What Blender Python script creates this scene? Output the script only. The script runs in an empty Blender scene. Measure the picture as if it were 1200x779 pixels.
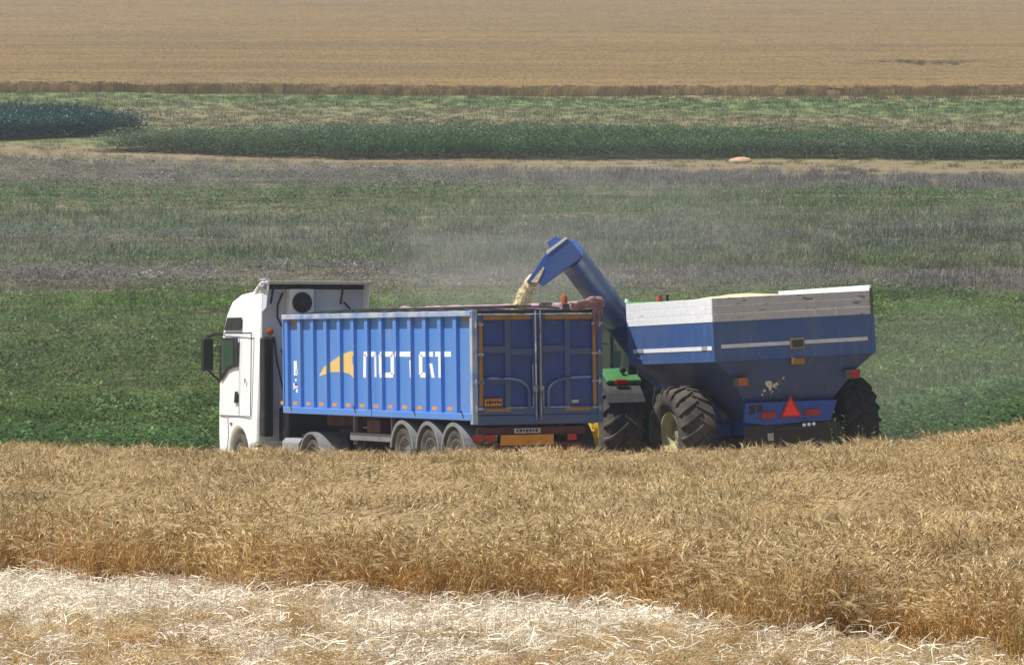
import bpy, bmesh, math, random
from mathutils import Vector, Matrix, noise as mn

R = math.radians
random.seed(7)
scene = bpy.context.scene

# ------------------------------------------------------------------ camera, world, sun, exposure
CAMZ = 2.4
F = 4900.0            # focal length in photo pixels (photo is 1200 px wide)
cam_d = bpy.data.cameras.new('camera')
cam_d.sensor_width = 36.0
cam_d.lens = 36.0 * F / 1200.0
cam_d.clip_start = 1.0
cam_d.clip_end = 4000.0
cam = bpy.data.objects.new('camera', cam_d)
cam.location = (0, 0, CAMZ)
cam.rotation_euler = (R(90 + 0.216), 0, 0)
scene.collection.objects.link(cam)
scene.camera = cam

SUN_EL, SUN_AZ = 63.0, -111.0          # azimuth measured from +Y towards +X (negative = to the left)
world = bpy.data.worlds.new('World')
scene.world = world
world.use_nodes = True
wn = world.node_tree
wn.nodes.clear()
sky = wn.nodes.new('ShaderNodeTexSky')
sky.sky_type = 'NISHITA'
sky.sun_disc = False
sky.sun_elevation = R(SUN_EL)
sky.sun_rotation = R(SUN_AZ)
sky.air_density = 1.0
sky.dust_density = 1.5
wbg = wn.nodes.new('ShaderNodeBackground')
wbg.inputs['Strength'].default_value = 0.068
wo = wn.nodes.new('ShaderNodeOutputWorld')
wn.links.new(sky.outputs[0], wbg.inputs[0])
wn.links.new(wbg.outputs[0], wo.inputs[0])

sd = bpy.data.lights.new('sun', 'SUN')
sd.energy = 5.0
sd.angle = R(0.5)
sd.color = (1.0, 0.95, 0.87)
sun = bpy.data.objects.new('sun', sd)
scene.collection.objects.link(sun)
az, el = R(SUN_AZ), R(SUN_EL)
to_sun = Vector((math.sin(az) * math.cos(el), math.cos(az) * math.cos(el), math.sin(el)))
sun.rotation_euler = (-to_sun).to_track_quat('-Z', 'Y').to_euler()
sun.location = (0, 0, 60)

scene.view_settings.view_transform = 'Standard'
scene.view_settings.look = 'None'
scene.view_settings.gamma = 1.0
scene.view_settings.exposure = 0.38
scene.view_settings.use_curve_mapping = False
scene.render.engine = 'CYCLES'
scene.cycles.volume_bounces = 0
scene.cycles.max_bounces = 6
scene.cycles.transparent_max_bounces = 8

# ------------------------------------------------------------------ small helpers
col = scene.collection

def tag(o, label=None, cat=None, group=None, kind=None):
    if label: o['label'] = label
    if cat: o['category'] = cat
    if group: o['group'] = group
    if kind: o['kind'] = kind
    return o

def thing(name, label, cat, loc=(0, 0, 0), rot=(0, 0, 0), group=None):
    o = bpy.data.objects.new(name, None)
    o.empty_display_size = 0.3
    col.objects.link(o)
    o.location = loc
    o.rotation_euler = rot
    return tag(o, label, cat, group)

def V(*a): return Vector(a)

class MB:
    """collects shapes in one bmesh; build() links it as one mesh object"""
    def __init__(s): s.bm = bmesh.new()
    def face(s, pts):
        vs = [s.bm.verts.new(p) for p in pts]
        try: return s.bm.faces.new(vs)
        except ValueError: return None
    def box(s, x0, x1, y0, y1, z0, z1):
        p = [s.bm.verts.new((x, y, z)) for x in (x0, x1) for y in (y0, y1) for z in (z0, z1)]
        for q in ((0, 1, 3, 2), (4, 6, 7, 5), (0, 4, 5, 1), (2, 3, 7, 6), (0, 2, 6, 4), (1, 5, 7, 3)):
            s.bm.faces.new([p[i] for i in q])
        return s
    def beam(s, a, b, w, h, up=(0, 0, 1)):
        a, b = Vector(a), Vector(b)
        d = (b - a).normalized()
        sx = d.cross(Vector(up))
        if sx.length < 1e-4: sx = d.cross(Vector((1, 0, 0)))
        sx.normalize(); sz = sx.cross(d)
        p = []
        for e in (a, b):
            for i, j in ((-1, -1), (1, -1), (1, 1), (-1, 1)):
                p.append(s.bm.verts.new(e + sx * i * w / 2 + sz * j * h / 2))
        for q in ((3, 2, 1, 0), (4, 5, 6, 7), (0, 1, 5, 4), (1, 2, 6, 5), (2, 3, 7, 6), (3, 0, 4, 7)):
            s.bm.faces.new([p[i] for i in q])
        return s
    def tube(s, pts, r, n=12, caps=True):
        pts = [Vector(p) for p in pts]
        rs = r if isinstance(r, (list, tuple)) else [r] * len(pts)
        rings = []
        ref = None
        for i, p in enumerate(pts):
            if i == 0: d = pts[1] - p
            elif i == len(pts) - 1: d = p - pts[i - 1]
            else: d = (pts[i + 1] - p).normalized() + (p - pts[i - 1]).normalized()
            d.normalize()
            if ref is None:
                ref = d.orthogonal().normalized()
            ref = (ref - d * ref.dot(d)).normalized()
            bi = d.cross(ref)
            rings.append([s.bm.verts.new(p + (ref * math.cos(2 * math.pi * k / n) + bi * math.sin(2 * math.pi * k / n)) * rs[i]) for k in range(n)])
        for a, b in zip(rings, rings[1:]):
            for k in range(n):
                s.bm.faces.new((a[k], a[(k + 1) % n], b[(k + 1) % n], b[k]))
        if caps:
            s.bm.faces.new(list(reversed(rings[0]))); s.bm.faces.new(rings[-1])
        return s
    def prism(s, poly, f, t0, t1):
        """poly of 2D points, f(p, t) -> 3D"""
        a = [s.bm.verts.new(f(p, t0)) for p in poly]
        b = [s.bm.verts.new(f(p, t1)) for p in poly]
        n = len(poly)
        s.bm.faces.new(list(reversed(a))); s.bm.faces.new(b)
        for i in range(n):
            s.bm.faces.new((a[i], a[(i + 1) % n], b[(i + 1) % n], b[i]))
        return s
    def lathe(s, prof, n=32, c=(0, 0, 0), closed=False):
        """prof list of (y, r) revolved about the Y axis through c"""
        c = Vector(c)
        rings = [[s.bm.verts.new(c + V(r * math.sin(2 * math.pi * k / n), y, r * math.cos(2 * math.pi * k / n))) for k in range(n)] for y, r in prof]
        pr = list(zip(rings, rings[1:])) + ([(rings[-1], rings[0])] if closed else [])
        for a, b in pr:
            for k in range(n):
                s.bm.faces.new((a[k], a[(k + 1) % n], b[(k + 1) % n], b[k]))
        return s
    def loft(s, rings, caps=(True, True)):
        rr = [[s.bm.verts.new(p) for p in r] for r in rings]
        n = len(rr[0])
        for a, b in zip(rr, rr[1:]):
            for k in range(n):
                s.bm.faces.new((a[k], a[(k + 1) % n], b[(k + 1) % n], b[k]))
        if caps[0]: s.bm.faces.new(list(reversed(rr[0])))
        if caps[1]: s.bm.faces.new(rr[-1])
        return s
    def build(s, name, mat, parent=None, smooth=False, bevel=0.0, recalc=True):
        if recalc: bmesh.ops.recalc_face_normals(s.bm, faces=s.bm.faces)
        me = bpy.data.meshes.new(name)
        s.bm.to_mesh(me); s.bm.free()
        if smooth:
            for p in me.polygons: p.use_smooth = True
        for m in (mat if isinstance(mat, (list, tuple)) else [mat]):
            me.materials.append(m)
        o = bpy.data.objects.new(name, me)
        col.objects.link(o)
        if parent: o.parent = parent
        if bevel:
            b = o.modifiers.new('bevel', 'BEVEL'); b.width = bevel; b.segments = 2
            b.limit_method = 'ANGLE'; b.angle_limit = R(35)
        if smooth:
            e = o.modifiers.new('split', 'EDGE_SPLIT'); e.split_angle = R(38)
        return o

# ------------------------------------------------------------------ materials
def nodes_of(name):
    m = bpy.data.materials.new(name); m.use_nodes = True
    nt = m.node_tree
    return m, nt, nt.nodes['Principled BSDF']

def mixc(nt, fac, a, b, mode='MIX'):
    n = nt.nodes.new('ShaderNodeMix'); n.data_type = 'RGBA'; n.blend_type = mode
    for sock, v in ((n.inputs[0], fac), (n.inputs[6], a), (n.inputs[7], b)):
        if hasattr(v, 'links') or hasattr(v, 'is_linked'): nt.links.new(v, sock)
        elif isinstance(v, tuple): sock.default_value = (v[0], v[1], v[2], 1)
        else: sock.default_value = v
    return n.outputs[2]

def noise_fac(nt, scale, detail=4, lo=0.4, hi=0.6, stretch=None, coord='Object', rough=0.55):
    tc = nt.nodes.new('ShaderNodeTexCoord')
    src = tc.outputs[coord]
    if coord == 'World':
        pass
    if stretch:
        mp = nt.nodes.new('ShaderNodeMapping'); mp.inputs['Scale'].default_value = stretch
        nt.links.new(src, mp.inputs[0]); src = mp.outputs[0]
    nz = nt.nodes.new('ShaderNodeTexNoise')
    nz.inputs['Scale'].default_value = scale; nz.inputs['Detail'].default_value = detail
    nz.inputs['Roughness'].default_value = rough
    nt.links.new(src, nz.inputs['Vector'])
    mr = nt.nodes.new('ShaderNodeMapRange'); mr.inputs[1].default_value = lo; mr.inputs[2].default_value = hi
    nt.links.new(nz.outputs['Fac'], mr.inputs[0])
    return mr.outputs[0]

def paint(name, c, dirt=None, amt=0.35, rough=0.45, scale=2.0, metal=0.0, spec=0.5, stretch=None, fine=None, lo=0.42, hi=0.72, coat=0.0):
    """painted metal with broad dirt and small scuffs"""
    m, nt, b = nodes_of(name)
    dirt = dirt or tuple(x * 0.45 + 0.06 for x in c)
    f1 = noise_fac(nt, scale, 5, lo, hi, stretch)
    mul = nt.nodes.new('ShaderNodeMath'); mul.operation = 'MULTIPLY'; mul.inputs[1].default_value = amt
    nt.links.new(f1, mul.inputs[0])
    c1 = mixc(nt, mul.outputs[0], c, dirt)
    f2 = noise_fac(nt, scale * 14, 3, 0.60, 0.72)
    mul2 = nt.nodes.new('ShaderNodeMath'); mul2.operation = 'MULTIPLY'; mul2.inputs[1].default_value = amt * 0.8
    nt.links.new(f2, mul2.inputs[0])
    c2 = mixc(nt, mul2.outputs[0], c1, fine or tuple(x * 0.6 + 0.03 for x in c))
    nt.links.new(c2, b.inputs['Base Color'])
    rm = nt.nodes.new('ShaderNodeMapRange'); rm.inputs[3].default_value = rough; rm.inputs[4].default_value = min(1, rough + 0.3)
    nt.links.new(f1, rm.inputs[0]); nt.links.new(rm.outputs[0], b.inputs['Roughness'])
    b.inputs['Metallic'].default_value = metal
    b.inputs['Specular IOR Level'].default_value = spec
    b.inputs['Coat Weight'].default_value = coat
    bp = nt.nodes.new('ShaderNodeBump'); bp.inputs['Strength'].default_value = 0.25; bp.inputs['Distance'].default_value = 0.01
    f3 = noise_fac(nt, 3.0, 2, 0.2, 0.8)
    nt.links.new(f3, bp.inputs['Height']); nt.links.new(bp.outputs[0], b.inputs['Normal'])
    return m

def weathered(name, *a, streak=(0.5, 0.5, 0.5), sam=0.3, **k):
    """paint() plus thin vertical run marks and scratches"""
    m = paint(name, *a, **k); nt = m.node_tree; b = nt.nodes['Principled BSDF']
    src = b.inputs['Base Color'].links[0].from_socket
    f = noise_fac(nt, 1.0, 6, 0.50, 0.70, (7, 7, 0.5), rough=0.7)
    g = noise_fac(nt, 1.1, 3, 0.42, 0.62)
    p = nt.nodes.new('ShaderNodeMath'); p.operation = 'MULTIPLY'; nt.links.new(f, p.inputs[0]); nt.links.new(g, p.inputs[1])
    q = nt.nodes.new('ShaderNodeMath'); q.operation = 'MULTIPLY'; q.inputs[1].default_value = sam; nt.links.new(p.outputs[0], q.inputs[0])
    c = mixc(nt, q.outputs[0], src, streak)
    w = noise_fac(nt, 22, 2, 0.71, 0.74, (1, 1, 0.35))
    c = mixc(nt, w, c, tuple(x * 0.8 + 0.02 for x in streak))
    nt.links.new(c, b.inputs['Base Color'])
    return m

def peeled(name, top, under, lo, hi, scale=3.0, stretch=(1, 1, 4), rough=0.7):
    """paint that has flaked off in ragged horizontal patches"""
    m, nt, b = nodes_of(name)
    f1 = noise_fac(nt, scale, 8, lo, hi, stretch, rough=0.7)
    g = noise_fac(nt, 9, 4, 0.35, 0.75)
    base = mixc(nt, g, top, tuple(x * 0.86 for x in top))
    c = mixc(nt, f1, base, under)
    nt.links.new(c, b.inputs['Base Color']); b.inputs['Roughness'].default_value = rough
    return m

M = {}
M['trailer_blue'] = weathered('trailer_blue', (0.075, 0.230, 0.62), (0.13, 0.23, 0.42), 0.5, 0.45, 0.8, stretch=(1, 1, 0.35), streak=(0.24, 0.30, 0.44), sam=0.6)
M['rib_blue'] = paint('rib_blue', (0.085, 0.235, 0.65), (0.16, 0.25, 0.45), 0.6, 0.45, 1.2)
M['worn_rail'] = paint('worn_rail', (0.16, 0.27, 0.52), (0.42, 0.46, 0.52), 0.95, 0.55, 2.5, lo=0.35, hi=0.6)
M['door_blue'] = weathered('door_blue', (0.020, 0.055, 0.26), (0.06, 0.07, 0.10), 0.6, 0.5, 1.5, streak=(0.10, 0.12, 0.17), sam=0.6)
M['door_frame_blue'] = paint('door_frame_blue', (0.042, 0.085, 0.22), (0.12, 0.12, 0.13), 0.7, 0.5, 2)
M['seal'] = paint('seal', (0.42, 0.45, 0.50), (0.10, 0.12, 0.18), 0.95, 0.6, 5, lo=0.35, hi=0.65)
M['steel_dark'] = paint('steel_dark', (0.025, 0.026, 0.03), (0.07, 0.06, 0.05), 0.6, 0.6, 3)
M['rust_bar'] = paint('rust_bar', (0.10, 0.085, 0.08), (0.20, 0.13, 0.09), 0.6, 0.7, 4)
M['chassis_red'] = paint('chassis_red', (0.075, 0.010, 0.012), (0.05, 0.03, 0.027), 0.7, 0.6, 3)
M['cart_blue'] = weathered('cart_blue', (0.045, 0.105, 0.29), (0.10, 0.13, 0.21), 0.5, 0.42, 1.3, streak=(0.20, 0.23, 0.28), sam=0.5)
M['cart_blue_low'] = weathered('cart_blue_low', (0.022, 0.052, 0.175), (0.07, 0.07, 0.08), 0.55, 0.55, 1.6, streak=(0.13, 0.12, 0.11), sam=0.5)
M['frame_blue'] = paint('frame_blue', (0.02, 0.07, 0.34), (0.06, 0.06, 0.09), 0.5, 0.5, 2)
M['auger_blue'] = paint('auger_blue', (0.045, 0.105, 0.33), (0.08, 0.11, 0.22), 0.5, 0.35, 1.8, coat=0.15)
M['white_cab'] = paint('white_cab', (0.88, 0.90, 0.92), (0.66, 0.66, 0.66), 0.3, 0.35, 1.2, coat=0.2)
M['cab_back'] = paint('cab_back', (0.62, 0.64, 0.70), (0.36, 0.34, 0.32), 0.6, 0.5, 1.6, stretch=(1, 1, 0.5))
M['white_part'] = paint('white_part', (0.78, 0.78, 0.78), (0.5, 0.48, 0.44), 0.4, 0.45, 4)
M['cream_edge'] = paint('cream_edge', (0.55, 0.50, 0.40), (0.34, 0.29, 0.22), 0.6, 0.6, 4)
M['black_plastic'] = paint('black_plastic', (0.010, 0.010, 0.011), (0.05, 0.043, 0.035), 0.6, 0.5, 4)
M['rubber'] = paint('rubber', (0.030, 0.029, 0.028), (0.13, 0.11, 0.085), 0.75, 0.85, 2.6, lo=0.35, hi=0.65)
M['rubber_dark'] = paint('rubber_dark', (0.022, 0.022, 0.022), (0.07, 0.062, 0.05), 0.6, 0.85, 2.6)
M['guard_grey'] = paint('guard_grey', (0.20, 0.205, 0.22), (0.12, 0.11, 0.10), 0.6, 0.6, 4)
M['wheel_grey'] = paint('wheel_grey', (0.17, 0.17, 0.175), (0.09, 0.08, 0.07), 0.7, 0.6, 5)
M['rim_cream'] = paint('rim_cream', (0.40, 0.36, 0.20), (0.20, 0.17, 0.12), 0.6, 0.6, 4)
M['rim_yellow'] = paint('rim_yellow', (0.72, 0.50, 0.02), (0.40, 0.30, 0.08), 0.5, 0.45, 4)
M['tractor_green'] = paint('tractor_green', (0.040, 0.20, 0.055), (0.12, 0.17, 0.09), 0.5, 0.38, 2.5, coat=0.2)
M['roof_green'] = paint('roof_green', (0.10, 0.26, 0.09), (0.25, 0.30, 0.18), 0.8, 0.6, 2.5)
M['fender_grey'] = paint('fender_grey', (0.034, 0.035, 0.038), (0.10, 0.09, 0.075), 0.6, 0.55, 4)
M['alu'] = paint('alu', (0.42, 0.43, 0.45), (0.20, 0.19, 0.18), 0.6, 0.45, 4, metal=0.5)
M['plate'] = paint('plate', (0.40, 0.41, 0.42), (0.16, 0.15, 0.15), 0.6, 0.5, 12)
M['tape_orange'] = paint('tape_orange', (0.34, 0.16, 0.012), (0.14, 0.08, 0.04), 0.6, 0.45, 4)
M['tape_yellow'] = paint('tape_yellow', (0.50, 0.36, 0.05), (0.26, 0.18, 0.06), 0.6, 0.5, 4)
M['reflector_orange'] = paint('reflector_orange', (0.75, 0.30, 0.05), (0.35, 0.20, 0.12), 0.5, 0.35, 10)
M['sign_orange'] = paint('sign_orange', (0.55, 0.23, 0.015), (0.26, 0.12, 0.04), 0.5, 0.45, 5)
M['amber'] = paint('amber', (0.42, 0.10, 0.02), (0.22, 0.07, 0.03), 0.3, 0.15, 6)
M['lens_red'] = paint('lens_red', (0.42, 0.006, 0.008), (0.16, 0.012, 0.012), 0.5, 0.2, 8)
M['smv_red'] = paint('smv_red', (0.95, 0.035, 0.015), (0.6, 0.05, 0.03), 0.3, 0.4, 6)
M['smv_edge'] = paint('smv_edge', (0.35, 0.015, 0.015), (0.2, 0.02, 0.02), 0.3, 0.3, 6)
M['lens_white'] = paint('lens_white', (0.85, 0.87, 0.90), (0.7, 0.7, 0.7), 0.2, 0.15, 6)
M['lens_olive'] = paint('lens_olive', (0.22, 0.17, 0.07), (0.12, 0.10, 0.06), 0.5, 0.4, 8)
M['white_line'] = paint('white_line', (0.66, 0.68, 0.72), (0.34, 0.36, 0.42), 0.5, 0.5, 3)
M['letters'] = paint('letters', (0.88, 0.90, 0.92), (0.62, 0.66, 0.76), 0.45, 0.5, 5)
M['emblem'] = paint('emblem', (0.72, 0.52, 0.18), (0.62, 0.42, 0.30), 0.6, 0.55, 5)
M['emblem_rust'] = paint('emblem_rust', (0.35, 0.13, 0.05), (0.5, 0.3, 0.15), 0.5, 0.6, 5)
M['black_ink'] = paint('black_ink', (0.02, 0.018, 0.015), (0.06, 0.05, 0.03), 0.3, 0.6, 6)
M['tarp'] = paint('tarp', (0.33, 0.19, 0.205), (0.15, 0.08, 0.09), 0.8, 0.8, 3, lo=0.35, hi=0.65)
M['tarp_pale'] = paint('tarp_pale', (0.40, 0.28, 0.31), (0.26, 0.15, 0.17), 0.8, 0.8, 3, lo=0.35, hi=0.65)
M['board_white'] = peeled('board_white', (0.90, 0.91, 0.93), (0.42, 0.41, 0.40), 0.60, 0.68)
M['board_grey'] = peeled('board_grey', (0.50, 0.50, 0.51), (0.10, 0.075, 0.055), 0.585, 0.63, 2.4, (1, 1, 4.5))
M['decal'] = peeled('decal', (0.62, 0.60, 0.50), (0.05, 0.06, 0.12), 0.50, 0.56, 9, (1, 1, 1))

m, nt, b = nodes_of('glass_dark')
b.inputs['Base Color'].default_value = (0.02, 0.035, 0.03, 1); b.inputs['Roughness'].default_value = 0.06
b.inputs['Specular IOR Level'].default_value = 0.8
M['glass'] = m
m, nt, b = nodes_of('glass_green_reflect')
b.inputs['Base Color'].default_value = (0.045, 0.085, 0.055, 1); b.inputs['Roughness'].default_value = 0.10  # green seen through and reflected in the pane is put into the base colour
M['glass_green_reflect'] = m

def grain_mat():
    m, nt, b = nodes_of('grain')
    f = noise_fac(nt, 26, 6, 0.3, 0.7)
    nt.links.new(mixc(nt, f, (0.84, 0.74, 0.50), (0.62, 0.50, 0.28)), b.inputs['Base Color'])
    b.inputs['Roughness'].default_value = 0.8
    bp = nt.nodes.new('ShaderNodeBump'); bp.inputs['Strength'].default_value = 0.8; bp.inputs['Distance'].default_value = 0.03
    nt.links.new(f, bp.inputs['Height']); nt.links.new(bp.outputs[0], b.inputs['Normal'])
    return m
M['grain'] = grain_mat()

# ------------------------------------------------------------------ terrain
def smooth(a, b, x):
    t = max(0.0, min(1.0, (x - a) / (b - a)))
    return t * t * (3 - 2 * t)

SLOPE = 0.105
def prof(y):
    z = -0.38 * smooth(76, 84, y)
    if y > 90:
        t = min(y, 108) - 90
        z += SLOPE * t * t / 36.0
        if y > 108: z += SLOPE * (y - 108)
    return z

def ground_z(x, y):
    z = prof(y)
    near = 1 - smooth(95, 130, y)
    if x > 3.2: z += 0.0175 * (min(x, 12) - 3.2) ** 2 * near
    z += near * 0.035 * mn.noise(V(x * 0.35, y * 0.35, 3.1))
    if y > 105:
        z += min(1, (y - 105) / 40) * (0.30 * mn.noise(V(x * 0.02, y * 0.035, 7)) + 0.06 * mn.noise(V(x * 0.15, y * 0.15, 1)))
    if y < 44:
        z += 0.07 * mn.noise(V(x * 0.55, y * 0.30, 9)) + 0.02 * mn.noise(V(x * 2.0, y * 2.0, 2))
    return z

def y_at(py, h=0.0):
    """distance at which the hillside (plus plant height h) meets the line of sight through photo row py"""
    lo, hi = 96.0, 1500.0
    for _ in range(50):
        mid = (lo + hi) / 2
        if (prof(mid) + h - CAMZ) / mid < (408 - py) / F: lo = mid
        else: hi = mid
    return lo

def wheat_edge(x):
    return 36.4 - (0.92 if x < 0 else 1.08) * x - (0.12 * x * x if x > 0 else 0) + 0.9 * mn.noise(V(x * 0.7, 0.3, 0)) + 0.5 * mn.noise(V(x * 2.1, 0.3, 0)) if -16 < x < 12 else (40.6 + 20 if x < 0 else 12.0)

Y_TAN = y_at(189, 0.0)        # strip of dry soil between the two halves of the slope
Y_BUSH0, Y_BUSH1 = y_at(186, 0.0), y_at(150, 1.0)
Y_WHEAT2 = y_at(111, 0.0)     # foot of the upper wheat field

def interp(x, pts):
    if x <= pts[0][0]: return pts[0][1]
    for (a, va), (b, vb) in zip(pts, pts[1:]):
        if x <= b: return va + (vb - va) * (x - a) / (b - a)
    return pts[-1][1]

def grid(name, xs, ys, zf, mat, kind='structure'):
    me = bpy.data.meshes.new(name)
    verts = [(x, y, zf(x, y)) for y in ys for x in xs]
    nx = len(xs)
    faces = [(j * nx + i, j * nx + i + 1, (j + 1) * nx + i + 1, (j + 1) * nx + i) for j in range(len(ys) - 1) for i in range(nx - 1)]
    me.from_pydata(verts, [], faces)
    for p in me.polygons: p.use_smooth = True
    me.materials.append(mat)
    o = bpy.data.objects.new(name, me); col.objects.link(o)
    if kind: o['kind'] = kind
    return o

def frange(a, b, n): return [a + (b - a) * i / (n - 1) for i in range(n)]

def ramp_by_y(nt, stops, warp=6.0, skew=0.0, long=0.012, seed=0.0):
    """colour ramp along world Y with boundaries bent by a noise stretched along X"""
    geo = nt.nodes.new('ShaderNodeNewGeometry')
    src = geo.outputs['Position']
    sep = nt.nodes.new('ShaderNodeSeparateXYZ'); nt.links.new(src, sep.inputs[0])
    mp = nt.nodes.new('ShaderNodeMapping'); mp.inputs['Scale'].default_value = (long, 0.03, 0.0)
    mp.inputs['Location'].default_value = (seed, seed * 2, 0)
    nt.links.new(src, mp.inputs[0])
    nz = nt.nodes.new('ShaderNodeTexNoise'); nz.inputs['Scale'].default_value = 1.0; nz.inputs['Detail'].default_value = 7
    nz.inputs['Roughness'].default_value = 0.65
    nt.links.new(mp.outputs[0], nz.inputs['Vector'])
    a = nt.nodes.new('ShaderNodeMath'); a.operation = 'SUBTRACT'; a.inputs[1].default_value = 0.5
    nt.links.new(nz.outputs['Fac'], a.inputs[0])
    b = nt.nodes.new('ShaderNodeMath'); b.operation = 'MULTIPLY_ADD'; b.inputs[1].default_value = warp * 2
    nt.links.new(a.outputs[0], b.inputs[0]); 
    sk = nt.nodes.new('ShaderNodeMath'); sk.operation = 'MULTIPLY_ADD'; sk.inputs[1].default_value = skew
    nt.links.new(sep.outputs['X'], sk.inputs[0]); nt.links.new(sep.outputs['Y'], sk.inputs[2])
    nt.links.new(sk.outputs[0], b.inputs[2])
    y0, y1 = stops[0][0], stops[-1][0]
    mr = nt.nodes.new('ShaderNodeMapRange'); mr.inputs[1].default_value = y0; mr.inputs[2].default_value = y1
    nt.links.new(b.outputs[0], mr.inputs[0])
    cr = nt.nodes.new('ShaderNodeValToRGB')
    els = cr.color_ramp.elements
    els[0].position = 0; els[0].color = (*stops[0][1], 1)
    els[1].position = 1; els[1].color = (*stops[-1][1], 1)
    for y, c in stops[1:-1]:
        e = els.new((y - y0) / (y1 - y0)); e.color = (*c, 1)
    nt.links.new(mr.outputs[0], cr.inputs[0])
    return cr.outputs[0]

def world_noise(nt, scale, detail=3, lo=0.35, hi=0.65, stretch=(1, 1, 1)):
    geo = nt.nodes.new('ShaderNodeNewGeometry')
    mp = nt.nodes.new('ShaderNodeMapping'); mp.inputs['Scale'].default_value = stretch
    nt.links.new(geo.outputs['Position'], mp.inputs[0])
    nz = nt.nodes.new('ShaderNodeTexNoise'); nz.inputs['Scale'].default_value = scale; nz.inputs['Detail'].default_value = detail
    nt.links.new(mp.outputs[0], nz.inputs['Vector'])
    mr = nt.nodes.new('ShaderNodeMapRange'); mr.inputs[1].default_value = lo; mr.inputs[2].default_value = hi
    nt.links.new(nz.outputs['Fac'], mr.inputs[0])
    return mr.outputs[0]

# colours of the crops up the slope, by photo row
GREEN = (0.145, 0.220, 0.058); LUSH = (0.130, 0.245, 0.040); DEEP = (0.105, 0.200, 0.055)
GREY = (0.190, 0.245, 0.160); MAUVE = (0.265, 0.240, 0.235); OLIVE = (0.190, 0.230, 0.080)
TAN = (0.185, 0.138, 0.085)
def slope_stops():
    rows = [(520, DEEP), (490, GREEN), (440, GREEN), (400, (0.150, 0.215, 0.072)), (372, (0.160, 0.220, 0.080)), (352, LUSH), (338, GREEN),
            (328, MAUVE), (304, MAUVE), (298, OLIVE), (288, GREY), (268, (0.235, 0.245, 0.215)), (245, GREY), (234, (0.120, 0.205, 0.075)),
            (222, (0.110, 0.195, 0.070)), (212, MAUVE), (190, MAUVE)]
    return [(y_at(p, 0.45), c) for p, c in rows]

def soil_mat():
    m, nt, b = nodes_of('soil')
    rows = [(0.0, (0.42, 0.33, 0.20)), (70.0, (0.40, 0.31, 0.19)), (86.0, (0.34, 0.27, 0.18)), (92.0, (0.09, 0.10, 0.05)),
            (213, (0.11, 0.11, 0.075)), (217, TAN), (223.5, TAN), (226.5, (0.14, 0.18, 0.06)), (232, (0.10, 0.16, 0.05)),
            (239, (0.10, 0.14, 0.05)), (y_at(143), (0.21, 0.17, 0.10)), (y_at(133), (0.15, 0.165, 0.075)),
            (y_at(124), (0.10, 0.17, 0.05)), (y_at(115), (0.12, 0.18, 0.06)), (Y_WHEAT2 + 3, (0.30, 0.22, 0.12)), (1400, (0.3, 0.22, 0.12))]
    c = ramp_by_y(nt, rows, 2.5, 0.30, long=0.02)
    f = world_noise(nt, 0.5, 5, 0.35, 0.65, (0.25, 1, 1))
    c = mixc(nt, f, c, mixc(nt, 0.5, c, (0.30, 0.25, 0.15)))
    nt.links.new(c, b.inputs['Base Color']); b.inputs['Roughness'].default_value = 0.95
    b.inputs['Specular IOR Level'].default_value = 0.1
    bp = nt.nodes.new('ShaderNodeBump'); bp.inputs['Distance'].default_value = 0.1; bp.inputs['Strength'].default_value = 0.7
    nt.links.new(world_noise(nt, 4, 4, 0.3, 0.7), bp.inputs['Height']); nt.links.new(bp.outputs[0], b.inputs['Normal'])
    return m
M['soil'] = soil_mat()
xs = frange(-420, -60, 13)[:-1] + frange(-60, -20, 21)[:-1] + frange(-20, 20, 121) + frange(20, 60, 21)[1:] + frange(60, 420, 13)[1:]
ys = frange(-60, 20, 9)[:-1] + frange(20, 48, 85)[:-1] + frange(48, 110, 90)[:-1] + frange(110, 420, 156)[:-1] + frange(420, 1300, 60)
grid('ground', xs, ys, ground_z, M['soil'])

# ------------------------------------------------------------------ plants as instanced stuff
def leaf_mat(name, color_fn, trans=0.25, rough=0.6, rnd=0.35):
    m, nt, b = nodes_of(name)
    c = color_fn(nt)
    oi = nt.nodes.new('ShaderNodeObjectInfo')
    hsv = nt.nodes.new('ShaderNodeHueSaturation')
    mr = nt.nodes.new('ShaderNodeMapRange'); mr.inputs[3].default_value = 1 - rnd; mr.inputs[4].default_value = 1 + rnd
    nt.links.new(oi.outputs['Random'], mr.inputs[0]); nt.links.new(mr.outputs[0], hsv.inputs['Value'])
    nt.links.new(c, hsv.inputs['Color'])
    nt.links.new(hsv.outputs[0], b.inputs['Base Color'])
    b.inputs['Roughness'].default_value = rough
    b.inputs['Specular IOR Level'].default_value = 0.3
    if trans:
        t = nt.nodes.new('ShaderNodeBsdfTranslucent'); nt.links.new(hsv.outputs[0], t.inputs['Color'])
        mx = nt.nodes.new('ShaderNodeMixShader'); mx.inputs[0].default_value = trans
        nt.links.new(b.outputs[0], mx.inputs[1]); nt.links.new(t.outputs[0], mx.inputs[2])
        nt.links.new(mx.outputs[0], nt.nodes['Material Output'].inputs['Surface'])
    return m

def mesh_from(name, verts, faces, mats, mi):
    me = bpy.data.meshes.new(name); me.from_pydata(verts, [], faces)
    for m_ in mats: me.materials.append(m_)
    me.polygons.foreach_set('material_index', mi)
    me.update()
    return me

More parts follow.
